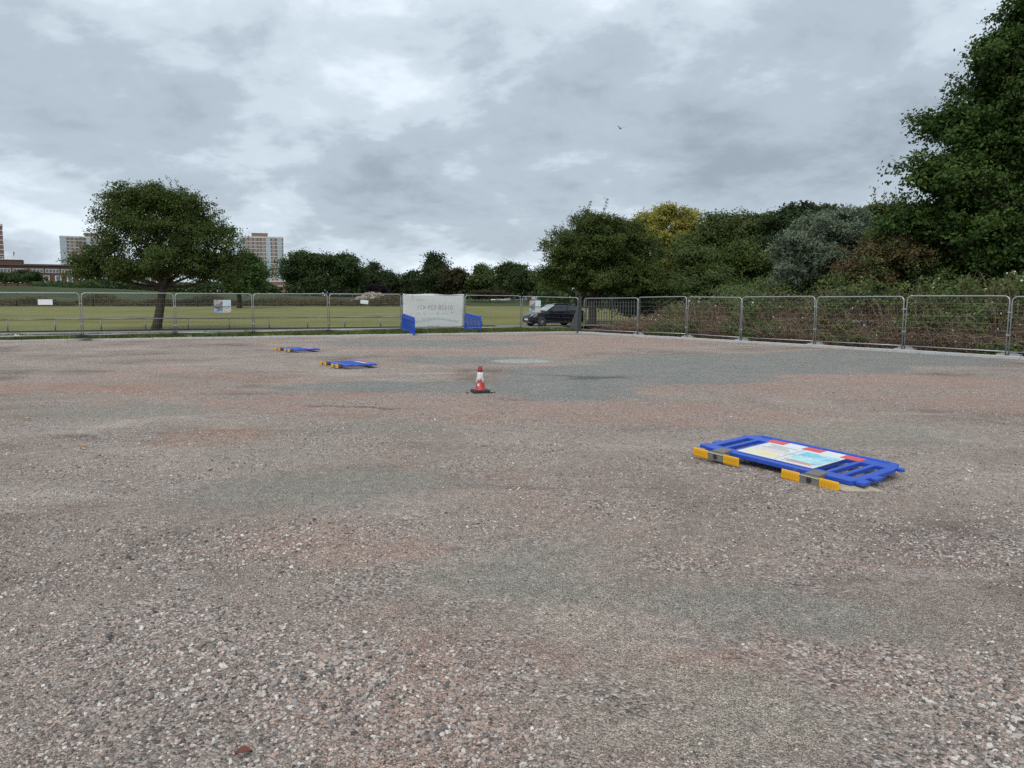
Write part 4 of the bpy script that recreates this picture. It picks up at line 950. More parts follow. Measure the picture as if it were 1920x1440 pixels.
def barrier(label, group, feet=True, sign=False, film=True):
    root = empty('pedestrian_barrier'); tag(root, label, 'barrier', group)
    p = link('panel', panel_me, root); bevel(p, .016, 3)
    for s in (-1, 1):
        for y, me in ((.84, hook_me), (.33, lug_me), (.10, lug_me)):
            o = link('lug', me, root); o.location = (s * (1.0 if y > .5 else 1.02), y, .024); o.rotation_euler = (0, 0, 0 if s > 0 else math.pi); bevel(o, .01)
    # raised handrail ridge and handle recess
    MB().box((0, .925, .0475), (1.66, .05, .028)).build('handrail_ridge', blue, root, bevel=.012)
    if film:
        w = .246
        for i in range(5):
            MB().box((-.5 + i * w, .80, .0495), (w - .003, .15, .004)).build('reflective_strip', red_film if i % 2 == 0 else white_film, root)
    if sign:
        bd = MB().box((-.04, .385, .0575), (1.0, .60, .012)).build('sign_board', plain('sign_white', (.66, .68, .67), .5, 0, .06, 5), root, bevel=.003)
        def ink(name, cols, scale):
            t = NT(name); t.set(t.ramp(t.noise(t.oc, scale, 5, .7, .8), [(i / (len(cols) - 1) * .5 + .25, c) for i, c in enumerate(cols)]), .5); return t.m
        z = .0650
        pr = lambda x, y, w_, h_, m_: MB().box((x, y, z), (w_, h_, .003)).build('print', m_, bd)
        pr(.22, .30, .44, .22, ink('map_print', [(.10, .42, .55), (.30, .62, .70), (.55, .72, .66), (.72, .74, .68)], 7))
        pr(.24, .525, .42, .17, ink('blue_picture', [(.06, .36, .58), (.20, .55, .70), (.62, .72, .74)], 5))
        pr(-.29, .20, .44, .12, ink('yellow_print', [(.70, .58, .16), (.72, .66, .34), (.72, .70, .55)], 9))
        pr(-.28, .36, .44, .10, ink('pink_print', [(.66, .40, .38), (.70, .60, .56), (.72, .70, .66)], 9))
        tx = plain('print_grey', (.30, .34, .38), .6, 0, .3, 60)
        for q in range(4): pr(-.30 + .02 * (q % 2), .47 + q * .045, .36 - .07 * (q % 3), .012, tx)
        pr(-.036, .385, .006, .57, tx); pr(-.04, .415, .96, .005, tx)
        for q in range(3): pr(.22, .135 + q * .03, .40 - .1 * (q % 2), .010, plain('print_red', (.55, .18, .16), .6, 0, .2, 50))
    if feet:
        for cx in (-.66, .58):
            ft = MB().box((cx, -.140, .0), (.22, .04, .098)).build('foot', foot_grey, root, bevel=.008)
            MB().prism([(cx - .085, -.11), (cx + .085, -.11), (cx + .075, .06), (cx - .075, .06)], -.02, .062).build('foot_arm', foot_grey, ft, bevel=.006)
            h = MB(); h.lathe([(.0, 0), (.032, 0)], 14); h.v = [(cx + x, -.1632, y * 1.0 + .002) for x, y, z_ in h.v]; h.build('socket_hole', rubber, ft)
            MB().box((cx, -.165, .040), (.23, .004, .008)).build('tie_cord', plain('pale_cord', (.62, .56, .36), .7), ft)
            for s in (-1, 1):
                e = MB().box((cx + s * .225, -.152, .0), (.225, .022, .108)).build('reflector', yellow, ft, bevel=.014)
                rb_ = MB()
                for q in range(6):
                    for w_ in (-1, 1): rb_.box((cx + s * .225 - .085 + q * .034, -.1655, w_ * .02), (.024, .005, .03))
                rb_.build('reflector_ribs', yellow, e)
    return root
def flat_pose(o, corner, far, z, tilt=0.0, roll=0.0):
    """lay the barrier face up: its foot edge runs from corner to far"""
    a, b = Vector((*corner, 0)), Vector((*far, 0)); d = (b - a).normalized(); mid = (a + b) / 2
    o.location = (mid.x, mid.y, z); o.rotation_euler = Euler((tilt, roll, math.atan2(d.y, d.x)), 'XYZ')
GB = 'blue plastic barriers knocked flat on the car park'
b0 = barrier('large blue plastic barrier lying flat with a printed white sign, in the right foreground', GB, sign=True); flat_pose(b0, (2.31, 9.22), (3.46, 7.57), .068, R(3.0), R(1.8))
b1 = barrier('blue plastic barrier lying flat left of the traffic cone, the nearer of the two', GB); flat_pose(b1, (-5.62, 23.0), (-4.66, 21.25), .06, R(-.5), R(-1.0))
b2 = barrier('blue plastic barrier lying flat farthest back, nearest the mesh fence', GB); flat_pose(b2, (-9.05, 29.75), (-7.95, 28.05), .06, R(-.5), R(-1.0))
GS = 'blue plastic barriers standing beside the banner'
def stand_pose(o, far, near):
    a, b = Vector(far), Vector(near); d = (b - a)
    x = d.normalized(); yv = Vector((0, 0, 1)); yv = (yv - x * yv.dot(x)).normalized(); zv = x.cross(yv)
    M = Matrix((x, yv, zv)).transposed().to_4x4(); M.translation = (a + b) / 2; o.matrix_world = M
b3 = barrier('blue slotted barrier standing against the left end of the white banner', GS, feet=False, film=False); stand_pose(b3, (-6.3, 43.9, .23), (-5.28, 42.0, .0))
b4 = barrier('blue slotted barrier standing against the right end of the white banner', GS, feet=False, film=False); stand_pose(b4, (-2.85, 45.75, .23), (-1.72, 43.85, .0))

# sandy lump under the near barrier
sl = MB(); V = []; rings = 7; seg = 22
for i in range(rings + 1):
    q = i / rings
    for k in range(seg):
        a = 2 * math.pi * k / seg; r_ = q * (1 + .18 * math.sin(3 * a) + .1 * math.sin(7 * a))
        V.append((0.30 * r_ * math.cos(a), .16 * r_ * math.sin(a), .045 * (1 - q * q) - .004 + .006 * math.sin(9 * a) * (1 - q)))
F = [(i*seg+k, i*seg+(k+1) % seg, (i+1)*seg+(k+1) % seg, (i+1)*seg+k) for i in range(rings) for k in range(seg)]
sl.add(V, [tuple(reversed(f)) for f in F])
o = sl.build('mortar_lump', plain('sandy_mortar', (.40, .355, .27), .95, 0, .18, 20, .1, .5), smooth=True); o.location = (3.45, 7.72, 0); o.rotation_euler = (0, 0, R(-40)); tag(o, 'pale sandy mortar lump under the corner of the large flat barrier', 'mortar')

# ------------------------------------------------------------------ traffic cone
cn = empty('traffic_cone', (-.66, 15.86, .0), R(18)); tag(cn, 'red and white traffic cone with torn sleeve and black base', 'traffic cone')
def octo(a, c): return [(-a, -a + c), (-a + c, -a), (a - c, -a), (a, -a + c), (a, a - c), (a - c, a), (-a + c, a), (-a, a - c)]
MB().prism(octo(.175, .03), .004, .062).build('base', rubber, cn, bevel=.012)
cred = plain('cone_red', (.42, .028, .022), .5, 0, .16, 16); cwhite = plain('cone_sleeve_white', (.60, .60, .585), .5, 0, .12, 14)
def rad(z): return .104 - (.104 - .036) * (z - .055) / .485
MB().lathe([(.118, .0625), (.112, .078), (rad(.085), .085), (rad(.3), .3), (rad(.54), .54), (.026, .541), (.026, .45)], 32).build('body', cred, cn, smooth=True)
# torn white sleeve: jagged lower edge
sv = MB(); seg = 40; V = []
for k in range(seg):
    a = 2 * math.pi * k / seg; zlo = .245 + .035 * math.sin(3 * a + 1) + .03 * math.sin(7 * a) + (.02 if k % 3 == 0 else -.012); zhi = .425 + .004 * math.sin(5 * a)
    for q in range(4):
        z = zlo + (zhi - zlo) * q / 3; r_ = rad(z) + .004 + (.006 if q == 0 else 0); V.append((r_ * math.cos(a), r_ * math.sin(a), z))
F = [(k*4+q, ((k+1) % seg)*4+q, ((k+1) % seg)*4+q+1, k*4+q+1) for k in range(seg) for q in range(3)]
sv.add(V, F); o = sv.build('sleeve', cwhite, cn, smooth=True); sd2 = o.modifiers.new('solid', 'SOLIDIFY'); sd2.thickness = .003
MB().lathe([(rad(.44) + .002, .432), (rad(.47) + .004, .47), (rad(.54) + .003, .542), (.028, .545)], 24).build('collar', plain('cone_dark_red', (.24, .02, .018), .55, 0, .2, 18), cn, smooth=True)
sk = MB()
for q in range(4): 
    a0 = math.radians(232 + q * 7 - 18)
    sk.add([((rad(z) + .004) * math.cos(a0 + d_), (rad(z) + .004) * math.sin(a0 + d_), z) for d_, z in ((0, .14), (.122, .14), (.122, .195), (0, .195))], [(0, 1, 2, 3)])
sk.build('sticker', plain('sticker_white', (.66, .66, .66), .5), cn)
for i, (x, y) in enumerate([(-.92, 15.7), (-.42, 15.72), (-.36, 15.8), (-.68, 17.4)]):
    o = MB().box((0, 0, .012), (.05 + .02 * (i % 2), .03, .02), 0, Euler((0, .2, i)).to_matrix()).build('rubber_scrap', rubber, bevel=.006); o.location = (x, y, .002)
    tag(o, ['black rubber scrap left of the traffic cone base', 'black rubber scrap right of the traffic cone base, nearer it', 'black rubber scrap right of the traffic cone base, farther off', 'small dark scrap on the ground behind the traffic cone'][i], 'scrap', 'scraps round the traffic cone')

# ------------------------------------------------------------------ banner with the telephone number seen from behind
def fence_frame(A, B):
    A, B = Vector(A), Vector(B); d = (B - A); rz = math.atan2(d.y, d.x); return A, math.hypot(d.x, d.y), rz, math.atan2(d.z, math.hypot(d.x, d.y))
A, W, rz, sl_ = fence_frame(LF[5], LF[6])
bn = empty('banner', A); bn.rotation_euler = (0, -sl_, rz); tag(bn, 'white fabric banner showing a telephone number mirrored from behind', 'banner')
def wav(x, z): return -.045 + .012 * math.sin(x * 2.1 + z) + .008 * math.sin(z * 5 + x) - .01 * math.sin(math.pi * x / W)
cloth = MB(); nx, nz = 36, 18; V = []
for j in range(nz + 1):
    for i in range(nx + 1):
        q = j / nz; x = .10 + (W - .28 + .10 * q) * i / nx; z = .14 + 1.99 * q - .02 * math.sin(i / nx * 11) * (j in (0, nz)); V.append((x, wav(x, z), z))
cloth.add(V, [(j*(nx+1)+i, j*(nx+1)+i+1, (j+1)*(nx+1)+i+1, (j+1)*(nx+1)+i) for j in range(nz) for i in range(nx)])
def banner_mat():
    t = NT('banner_fabric'); c = t.mix(t.noise(t.oc, 1.6, 4, .6), (.76, .77, .75), (.85, .86, .84)); t.set(c, .75, 0, .2)
    tr = t.n('ShaderNodeBsdfTranslucent'); t.l(c, tr.inputs[0]); mx = t.n('ShaderNodeMixShader'); mx.inputs[0].default_value = .25
    t.l(t.b.outputs[0], mx.inputs[1]); t.l(tr.outputs[0], mx.inputs[2]); t.l(mx.outputs[0], t.out.inputs[0]); return t.m
o = cloth.build('fabric', banner_mat(), bn, smooth=True); sd2 = o.modifiers.new('solid', 'SOLIDIFY'); sd2.thickness = .003; sd2.offset = 1
ghost = plain('show_through_print', (.40, .42, .425), .8, 0, .05, 3); ghost_l = plain('show_through_print_faint', (.56, .58, .58), .8, 0, .05, 3); teal_l = plain('show_through_wave', (.48, .58, .60), .8, 0, .05, 3)
def text_mesh(body, size, mirror=True):
    cu = bpy.data.curves.new('text', 'FONT'); cu.body = body; cu.size = size; cu.align_x = 'CENTER'; cu.align_y = 'CENTER'; cu.resolution_u = 3
    ob = bpy.data.objects.new('text', cu); COL.objects.link(ob); dg = bpy.context.evaluated_depsgraph_get(); dg.update()
    me = bpy.data.meshes.new_from_object(ob.evaluated_get(dg)); bpy.data.objects.remove(ob); return me
def on_banner(me, cx, cz, mat, name, sx=1.0):
    for v in me.vertices:
        x = cx - v.co.x * sx; z = cz + v.co.y; v.co = (x, wav(x, z) - .008, z)
    me.flip_normals(); me.materials.clear(); me.materials.append(mat); return link(name, me, bn)
on_banner(text_mesh('01628 529 421', .40), W * .51, 1.34, ghost, 'telephone_number', .98)
def blob(pts, mat, name):
    mm = MB(); mm.add([(x, wav(x, z) - .008, z) for x, z in pts], [tuple(range(len(pts)))]); return mm.build(name, mat, bn)
def bar(x, z, w_, h_, mat, name): return blob([(x - w_/2, z - h_/2), (x + w_/2, z - h_/2), (x + w_/2, z + h_/2), (x - w_/2, z + h_/2)], mat, name)
bar(W * .165, 1.92, .16, .30, ghost_l, 'logo_mark'); bar(W * .28, 1.80, .55, .07, ghost_l, 'logo_lettering')
for cx in (.345, .55):
    blob([(W * cx + .10 * math.cos(t), 1.0 + .10 * math.sin(t)) for t in [2 * math.pi * q / 20 for q in range(20)]], ghost_l, 'icon')
blob([(W*.78 + .11 * math.cos(t), 1.0 + .11 * math.sin(t)) for t in [math.pi * q / 10 for q in range(11)]] + [(W*.78 - .06, 1.0), (W*.78, 1.05), (W*.78 + .06, 1.0)], ghost_l, 'icon')
for cx, w_ in ((.255, .30), (.46, .26), (.67, .42)): bar(W * cx, 1.0, w_, .06, ghost_l, 'small_lettering')
bar(W * .49, .24, .78, .06, ghost, 'web_address')
def ribbon(f, th, mat, x0, x1):
    mm = MB(); n = 30; V = []
    for i in range(n + 1):
        x = x0 + (x1 - x0) * i / n; z = f(i / n); V += [(x, wav(x, z) - .008, z - th(i / n)), (x, wav(x, z) - .008, z + th(i / n))]
    mm.add(V, [(2*i, 2*i+2, 2*i+3, 2*i+1) for i in range(n)]); mm.build('wave_stripe', mat, bn)
ribbon(lambda t: .58 + .10 * math.sin(t * 5.2 - 1.0), lambda t: .03 + .02 * t, teal_l, W * .16, W * .88)
ribbon(lambda t: .70 - .24 * max(0, t - .45) + .03 * math.sin(4 * t), lambda t: .022, ghost_l, W * .30, W * .90)
ribbon(lambda t: .48 + .10 * t, lambda t: .014, ghost_l, W * .14, W * .5)

# ------------------------------------------------------------------ notices and photo boards on the fence
def on_fence(i, f, z, name, label, cat):
    A, W_, rz, s_ = fence_frame(LF[i], LF[i + 1]); p = A + (Vector(LF[i + 1]) - A) * f
    root = empty(name, (p.x, p.y, p.z + z)); root.rotation_euler = (0, -s_, rz); tag(root, label, cat); return root
wb = plain('notice_white', (.84, .85, .86), .5, 0, .04, 3)
n0 = on_fence(0, .68, 1.66, 'notice', 'small blank white notice on the leftmost fence panel', 'notice'); MB().box((0, -.03, 0), (.58, .008, .25)).build('sheet', wb, n0)
n1 = on_fence(4, .48, 1.66, 'notice', 'small tilted white notice on the fence left of the banner', 'notice'); MB().box((0, -.03, 0), (.46, .008, .22), 0, Euler((0, .08, 0)).to_matrix()).build('sheet', wb, n1)
for r_ in (n0, n1):
    for s_ in (-1, 1): MB().box((s_ * .18, -.02, .09), (.012, .05, .012)).build('cable_tie', rubber, r_)
def photo_mat(name, cols, sc, st):
    t = NT(name); mp = t.n('ShaderNodeMapping'); t.l(t.oc, mp.inputs[0]); mp.inputs['Scale'].default_value = st
    t.set(t.ramp(t.noise(mp.outputs[0], sc, 4, .6, .6), [(.28 + .44 * i / (len(cols) - 1), c) for i, c in enumerate(cols)], 'CONSTANT' if False else 'LINEAR'), .35); return t.m
PH = [photo_mat('photo_brown', [(.03, .03, .035), (.20, .17, .15), (.50, .46, .42), (.25, .32, .40)], 5, (1, 1, 1.4)), photo_mat('photo_sky', [(.30, .48, .62), (.45, .62, .72), (.62, .70, .74), (.03, .06, .03)], 3, (.6, 1, 2.4)),
      photo_mat('photo_water', [(.22, .34, .50), (.38, .50, .64), (.05, .07, .07), (.55, .60, .64)], 3, (.7, 1, 2.6)), photo_mat('photo_white', [(.04, .04, .035), (.65, .64, .60), (.30, .25, .17), (.70, .70, .68)], 4, (.8, 1, 2))]
def board(root, w, h):
    bo = MB().box((0, -.03, 0), (w, .01, h)).build('backing', plain('board_dark', (.12, .14, .14), .6), root)
    for k, (sx, sz) in enumerate(((-1, 1), (1, 1), (-1, -1), (1, -1))):
        MB().box((sx * w * .25, -.037, sz * h * .25), (w * .49, .004, h * .47)).build('photo', PH[k], bo)
board(on_fence(2, .60, 1.44, 'photo_board', 'photo board of four pictures on the fence right of the hawthorn', 'board'), .84, .68)
board(on_fence(7, .26, 1.45, 'photo_board', 'photo board of four pictures on the fence above the hatchback bonnet', 'board'), .84, .76)

# ------------------------------------------------------------------ vehicles
def car(loc, rz, label, paint, name='hatchback_car', cat='car', group=None, detail=True, scale=1.0, van=False):
    root = empty(name, loc, rz); root.scale = (scale,) * 3; tag(root, label, cat, group)
    #      x     half-w  sill  belt  roofw  roof
    S = [(-1.98, .50, .30, .52, .46, .56), (-1.93, .68, .22, .60, .60, .68), (-1.80, .79, .20, .72, .68, .80), (-1.50, .845, .20, .82, .70, .90), (-1.15, .86, .20, .885, .71, .97), (-.86, .86, .20, .92, .72, 1.02),
         (-.55, .862, .20, .935, .66, 1.22), (-.20, .863, .20, .945, .60, 1.40), (.15, .863, .20, .955, .575, 1.465), (.60, .862, .20, .985, .57, 1.475), (1.05, .86, .20, 1.01, .56, 1.435), (1.40, .85, .21, 1.035, .55, 1.365), (1.66, .835, .22, 1.04, .55, 1.255), (1.86, .80, .25, .99, .59, 1.04), (1.96, .74, .30, .86, .60, .92), (1.99, .62, .36, .70, .52, .76)]
    if van: S = [(x, w, s_, b_, (rw if x < -1.0 else rw + .14), (r_ if x < -1.0 else r_ + .42)) for x, w, s_, b_, rw, r_ in S]
    V = []; k = 13
    def ring(w, s_, b_, rw, rf):
        half = [(0, s_), (w * .90, s_), (w * .985, s_ + .10), (w, s_ + (b_ - s_) * .45), (w * .985, b_), (rw + .02, rf - .05), (rw * .55, rf)]
        return [(y, z) for y, z in half] + [(-y, z) for y, z in reversed(half[1:])]
    for x, w, s_, b_, rw, rf in S:
        V += [(x, y, z) for y, z in ring(w, s_, b_, rw, rf)]
    F = []
    for i in range(len(S) - 1):
        for j in range(k): F.append((i*k+j, i*k+(j+1) % k, (i+1)*k+(j+1) % k, (i+1)*k+j))
    F += [tuple(range(k)), tuple(range((len(S)-1)*k + k - 1, (len(S)-1)*k - 1, -1))]
    mb = MB(); mb.add(V, [tuple(reversed(f)) for f in F]); body = mb.build('body', paint, root, smooth=True)
    gl = MATS.get('car_glass') or plain('car_glass', (.012, .014, .016), .06, 0, .1, 2, .8)
    lamp = plain('headlamp_lens', (.62, .66, .70), .12, 0, .1, 10, .9); trim = plain('black_trim', (.012, .012, .013), .45)
    def P(i, t, side, off=.006):        # point on the side glass plane of station i, t from belt to roof edge
        x, w, s_, b_, rw, rf = S[i]; y = w * .985 + (rw + .02 - w * .985) * t; z = b_ + (rf - .05 - b_) * t
        return (x, side * (y + off), z + off * .4)
    for side in (-1, 1):
        for a, b_, nm in (((6, 9), 0, 'side_window'), ((9, 12), 0, 'side_window')):
            i0, i1 = a; vv = []; ff = []
            st = list(range(i0, i1 + 1))
            for q, i in enumerate(st):
                tl = .08; th_ = .90
                if i == 6: th_ = .55
                if i == 12: th_ = .72
                dx = .03 if q == 0 else (-.03 if q == len(st) - 1 else 0)
                p0, p1 = P(i, tl, side), P(i, th_, side); vv += [(p0[0] + dx, p0[1], p0[2]), (p1[0] + dx, p1[1], p1[2])]
            ff = [(2*q, 2*q+2, 2*q+3, 2*q+1) for q in range(len(st) - 1)]
            w_ = MB(); w_.add(vv, ff if side < 0 else [tuple(reversed(f)) for f in ff]); w_.build(nm, gl, root)
    # windscreen and rear window, laid over the sloping stations
    def screen(i0, i1, nm, mt, off):
        vv = []; 
        for i in range(i0, i1 + 1):
            x, w, s_, b_, rw, rf = S[i]; 
            for y, z in ((-(rw + .0), rf - .045), (-rw * .55, rf + .004), (0, rf + .006), (rw * .55, rf + .004), (rw + .0, rf - .045)): vv.append((x + off[0], y * .97, z + off[1]))
        ff = [(r*5+c, r*5+c+1, (r+1)*5+c+1, (r+1)*5+c) for r in range(i1 - i0) for c in range(4)]
        w_ = MB(); w_.add(vv, ff); w_.build(nm, mt, root, smooth=True)
    screen(5, 7, 'windscreen', plain('windscreen_painted_reflection', (.30, .35, .37), .05, 0, .1, 2, 1.0), (-.008, .008)); screen(12, 13, 'rear_window', gl, (.008, .008))  # windscreen base colour is pale to imitate a reflection in the glass
    # wheels
    wx = (-1.26, 1.24)
    tm = MB(); tm.lathe([(.16, -.095), (.265, -.10), (.30, -.085), (.305, 0), (.30, .085), (.265, .10), (.16, .095)], 28)
    tm.v = [(x, z, y) for x, y, z in tm.v]; tyre_me = tm.mesh('tyre', rubber, True)
    rm = MB(); rm.lathe([(.0, .07), (.04, .075), (.06, .05)], 14)
    for q in range(10):
        a = 2 * math.pi * q / 10; rm.box((.115 * math.cos(a), .115 * math.sin(a), .065), (.16, .028, .025), 0, Euler((0, 0, a)).to_matrix())
    rm.lathe([(.185, .05), (.205, .078), (.21, .085), (.20, .06)], 28); rm.v = [(x, z, y) for x, y, z in rm.v]; rim_me = rm.mesh('rim', plain('alloy', (.48, .50, .52), .3, .7), False)
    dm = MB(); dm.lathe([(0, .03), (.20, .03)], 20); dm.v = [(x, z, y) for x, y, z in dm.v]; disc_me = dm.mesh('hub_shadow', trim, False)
    am = MB(); am.lathe([(.0, .0), (.355, .0), (.355, .03)], 28); am.v = [(x, z, y) for x, y, z in am.v]; arch_me = am.mesh('wheel_arch', trim, False)
    for x in wx:
        for side in (-1, 1):
            w_ = empty('wheel'); w_.parent = root; w_.location = (x, side * .775, .305); w_.rotation_euler = (0, 0, 0 if side > 0 else math.pi)
            a_ = link('wheel_arch', arch_me, root); a_.location = (x, side * .840, .33); a_.rotation_euler = (0, 0, 0 if side > 0 else math.pi)
            for nm, me in (('tyre', tyre_me), ('rim', rim_me), ('hub_shadow', disc_me)): link(nm, me, w_)
    if detail:
        # front: grille, lamps, plate, lower intake; mirrors, door seams, handles
        gr = MB(); gr.add([(-1.985, -.34, .52), (-1.985, .34, .52), (-1.955, .42, .60), (-1.945, .36, .665), (-1.945, -.36, .665), (-1.955, -.42, .60)], [(0, 5, 4, 3, 2, 1)]); gr.v = [(x - .012, y, z) for x, y, z in gr.v]; gi = gr.build('grille', trim, root)
        for q in range(4): MB().box((-1.985 + .008 * q, 0, .535 + .034 * q), (.012, .66 + .03 * min(q, 2), .008)).build('grille_slat', plain('chrome', (.5, .5, .5), .2, .9), gi)
        for side in (-1, 1):
            hl = MB(); pp = [(-1.905, .46, .665), (-1.84, .66, .66), (-1.70, .775, .70), (-1.52, .80, .80), (-1.62, .72, .825), (-1.82, .56, .76)]
            hl.add([(x - .012, side * (y + .012), z + .008) for x, y, z in pp], [tuple(range(6)) if side < 0 else tuple(range(5, -1, -1))]); hl.build('headlight', lamp, root)
            MB().box((-.62, side * .97, .985), (.10, .17, .11)).build('door_mirror', paint, root, bevel=.03)
            for xx, hh in ((-.70, .60), (.42, .62)): MB().box((xx, side * .866, .30 + hh / 2), (.010, .006, hh)).build('door_seam', trim, root)
            MB().box((.26, side * .872, .83), (.16, .02, .028)).build('door_handle', paint, root)
            MB().box((-.05, side * .858, .25), (1.9, .03, .07)).build('sill_trim', trim, root)
        MB().box((-2.0, 0, .445), (.012, .52, .11)).build('number_plate', plain('plate_white', (.72, .72, .70), .4), root)
        MB().box((-1.985, 0, .335), (.03, .94, .11)).build('lower_intake', trim, root)
        MB().box((-1.97, 0, .255), (.08, 1.24, .05)).build('front_splitter', plain('bumper_grey', (.12, .125, .13), .4), root)
    return root
navy = NT('dark_navy_paint'); navy.set((.006, .007, .012), .10, 0.0, .25); navy.b.inputs['Coat Weight'].default_value = .15; navy.b.inputs['Coat Roughness'].default_value = .04
car((2.86, 53.2, .172), R(24), 'dark navy hatchback car waiting behind the fence by the gatepost', navy.m, scale=1.04)
wpaint = plain('white_paint', (.62, .64, .66), .3, 0, .04, 2); spaint = plain('silver_paint', (.36, .40, .44), .3, .3, .05, 2)
GV = 'vehicles parked far across the field'
for (x, y, z, rz, lab, pt, vn) in [(-2.3, 150, 1.25, 8, 'leftmost white van parked far across the field', wpaint, True), (1.0, 152, 1.2, -5, 'white car parked far across the field, left of the fence post', wpaint, False), (4.3, 153, 1.2, 4, 'silver car parked far across the field behind the photo board', spaint, False)]:
    car((x, y, z), R(rz), lab, pt, 'parked_van' if vn else 'parked_car', 'van' if vn else 'car', GV, False, 1.05, vn)

# ------------------------------------------------------------------ gull
gu = empty('gull', (14.4, 105, 24.6), R(25)); tag(gu, 'small gull gliding in the cloudy sky', 'bird')
gm = plain('gull_grey', (.22, .23, .25), .7)
bd = MB(); bd.lathe([(0, -.26), (.05, -.2), (.085, -.05), (.08, .08), (.05, .17), (.055, .22), (.03, .27), (0, .29)], 12); bd.v = [(x, z, y) for x, y, z in bd.v]
bd.add([(-.03, -.22, 0), (.03, -.22, 0), (.09, -.40, .0), (-.09, -.40, .0), (0, -.3, .02)], [(0, 1, 4), (1, 2, 4), (2, 3, 4), (3, 0, 4), (0, 3, 2, 1)])
bd.build('body', gm, gu, smooth=True)
for s_, lift in ((-1, .34), (1, .20)):
    w_ = MB(); n = 6; V = []
    for i in range(n + 1):
        t = i / n; x = s_ * (.05 + .62 * t); z = lift * math.sin(t * 2.0) * (1.0 if t < .8 else .95); c = .20 * (1 - t) + .05; sw = -.10 * t + (.06 if .2 < t < .6 else 0)
        V += [(x, sw + c * .5, z), (x, sw - c * .5, z - .01), (x, sw, z + .018)]
    F = []
    for i in range(n):
        for a, b in ((0, 2), (2, 1), (1, 0)): F.append((i*3+a, i*3+b, i*3+3+b, i*3+3+a))
    F.append((n*3, n*3+1, n*3+2)); w_.add(V, F); w_.build('wing', gm, gu)

# ------------------------------------------------------------------ litter and fallen leaves
for i, (x, y, z, s_, rz, lab) in enumerate([(-24.3, 37.7, .17, .20, 20, 'scrap of white paper on the verge at the far left, the larger one'), (-25.1, 37.0, .16, .15, 70, 'crumpled white paper scrap on the verge at the far left, the smaller one')]):
    b = MB(); n = 5; V = [((i_ / n - .5) * s_, (j / n - .5) * s_ * .8, .05 + .05 * math.sin(i_ * 2.1 + j * 1.3)) for j in range(n + 1) for i_ in range(n + 1)]
    b.add(V, [(j*(n+1)+i_, j*(n+1)+i_+1, (j+1)*(n+1)+i_+1, (j+1)*(n+1)+i_) for j in range(n) for i_ in range(n)])
    o = b.build('paper_scrap', plain('paper', (.66, .66, .62), .8)); o.location = (x, y, z - .02); o.rotation_euler = (.3, .2, R(rz)); sd2 = o.modifiers.new('solid', 'SOLIDIFY'); sd2.thickness = .004
    tag(o, lab, 'litter', 'paper scraps on the verge')
def fallen_leaf(x, y, L, rz, col, lab):
    b = MB(); V = []; n = 8
    for i in range(n + 1):
        t = i / n; w_ = .30 * L * math.sin(math.pi * t ** .85) + .002
        for s_ in (-1, 0, 1): V.append(((t - .5) * L, s_ * w_, .010 + .012 * math.sin(t * 3) + (.012 if s_ else 0)))
    b.add(V, [(i*3+q, i*3+q+1, (i+1)*3+q+1, (i+1)*3+q) for i in range(n) for q in range(2)]); b.tube([(-.5 * L, 0, .012), (-.72 * L, .05 * L, .02)], .0018, 4)
    o = b.build('fallen_leaf', plain('leaf_%.2f' % col[0], col, .7, 0, .25, 40), smooth=True); o.location = (x, y, .008); o.rotation_euler = (.1, 0, R(rz)); tag(o, lab, 'leaf', 'fallen leaves on the car park')
fallen_leaf(-1.12, 3.02, .07, 15, (.13, .04, .025), 'rust red fallen leaf on the gravel at the bottom left')
fallen_leaf(-7.75, 12.15, .10, 40, (.42, .36, .06), 'yellow fallen leaf on the gravel at the left edge')
fallen_leaf(-5.5, 9.7, .09, 80, (.36, .16, .05), 'orange brown fallen leaf left of the pink patch')

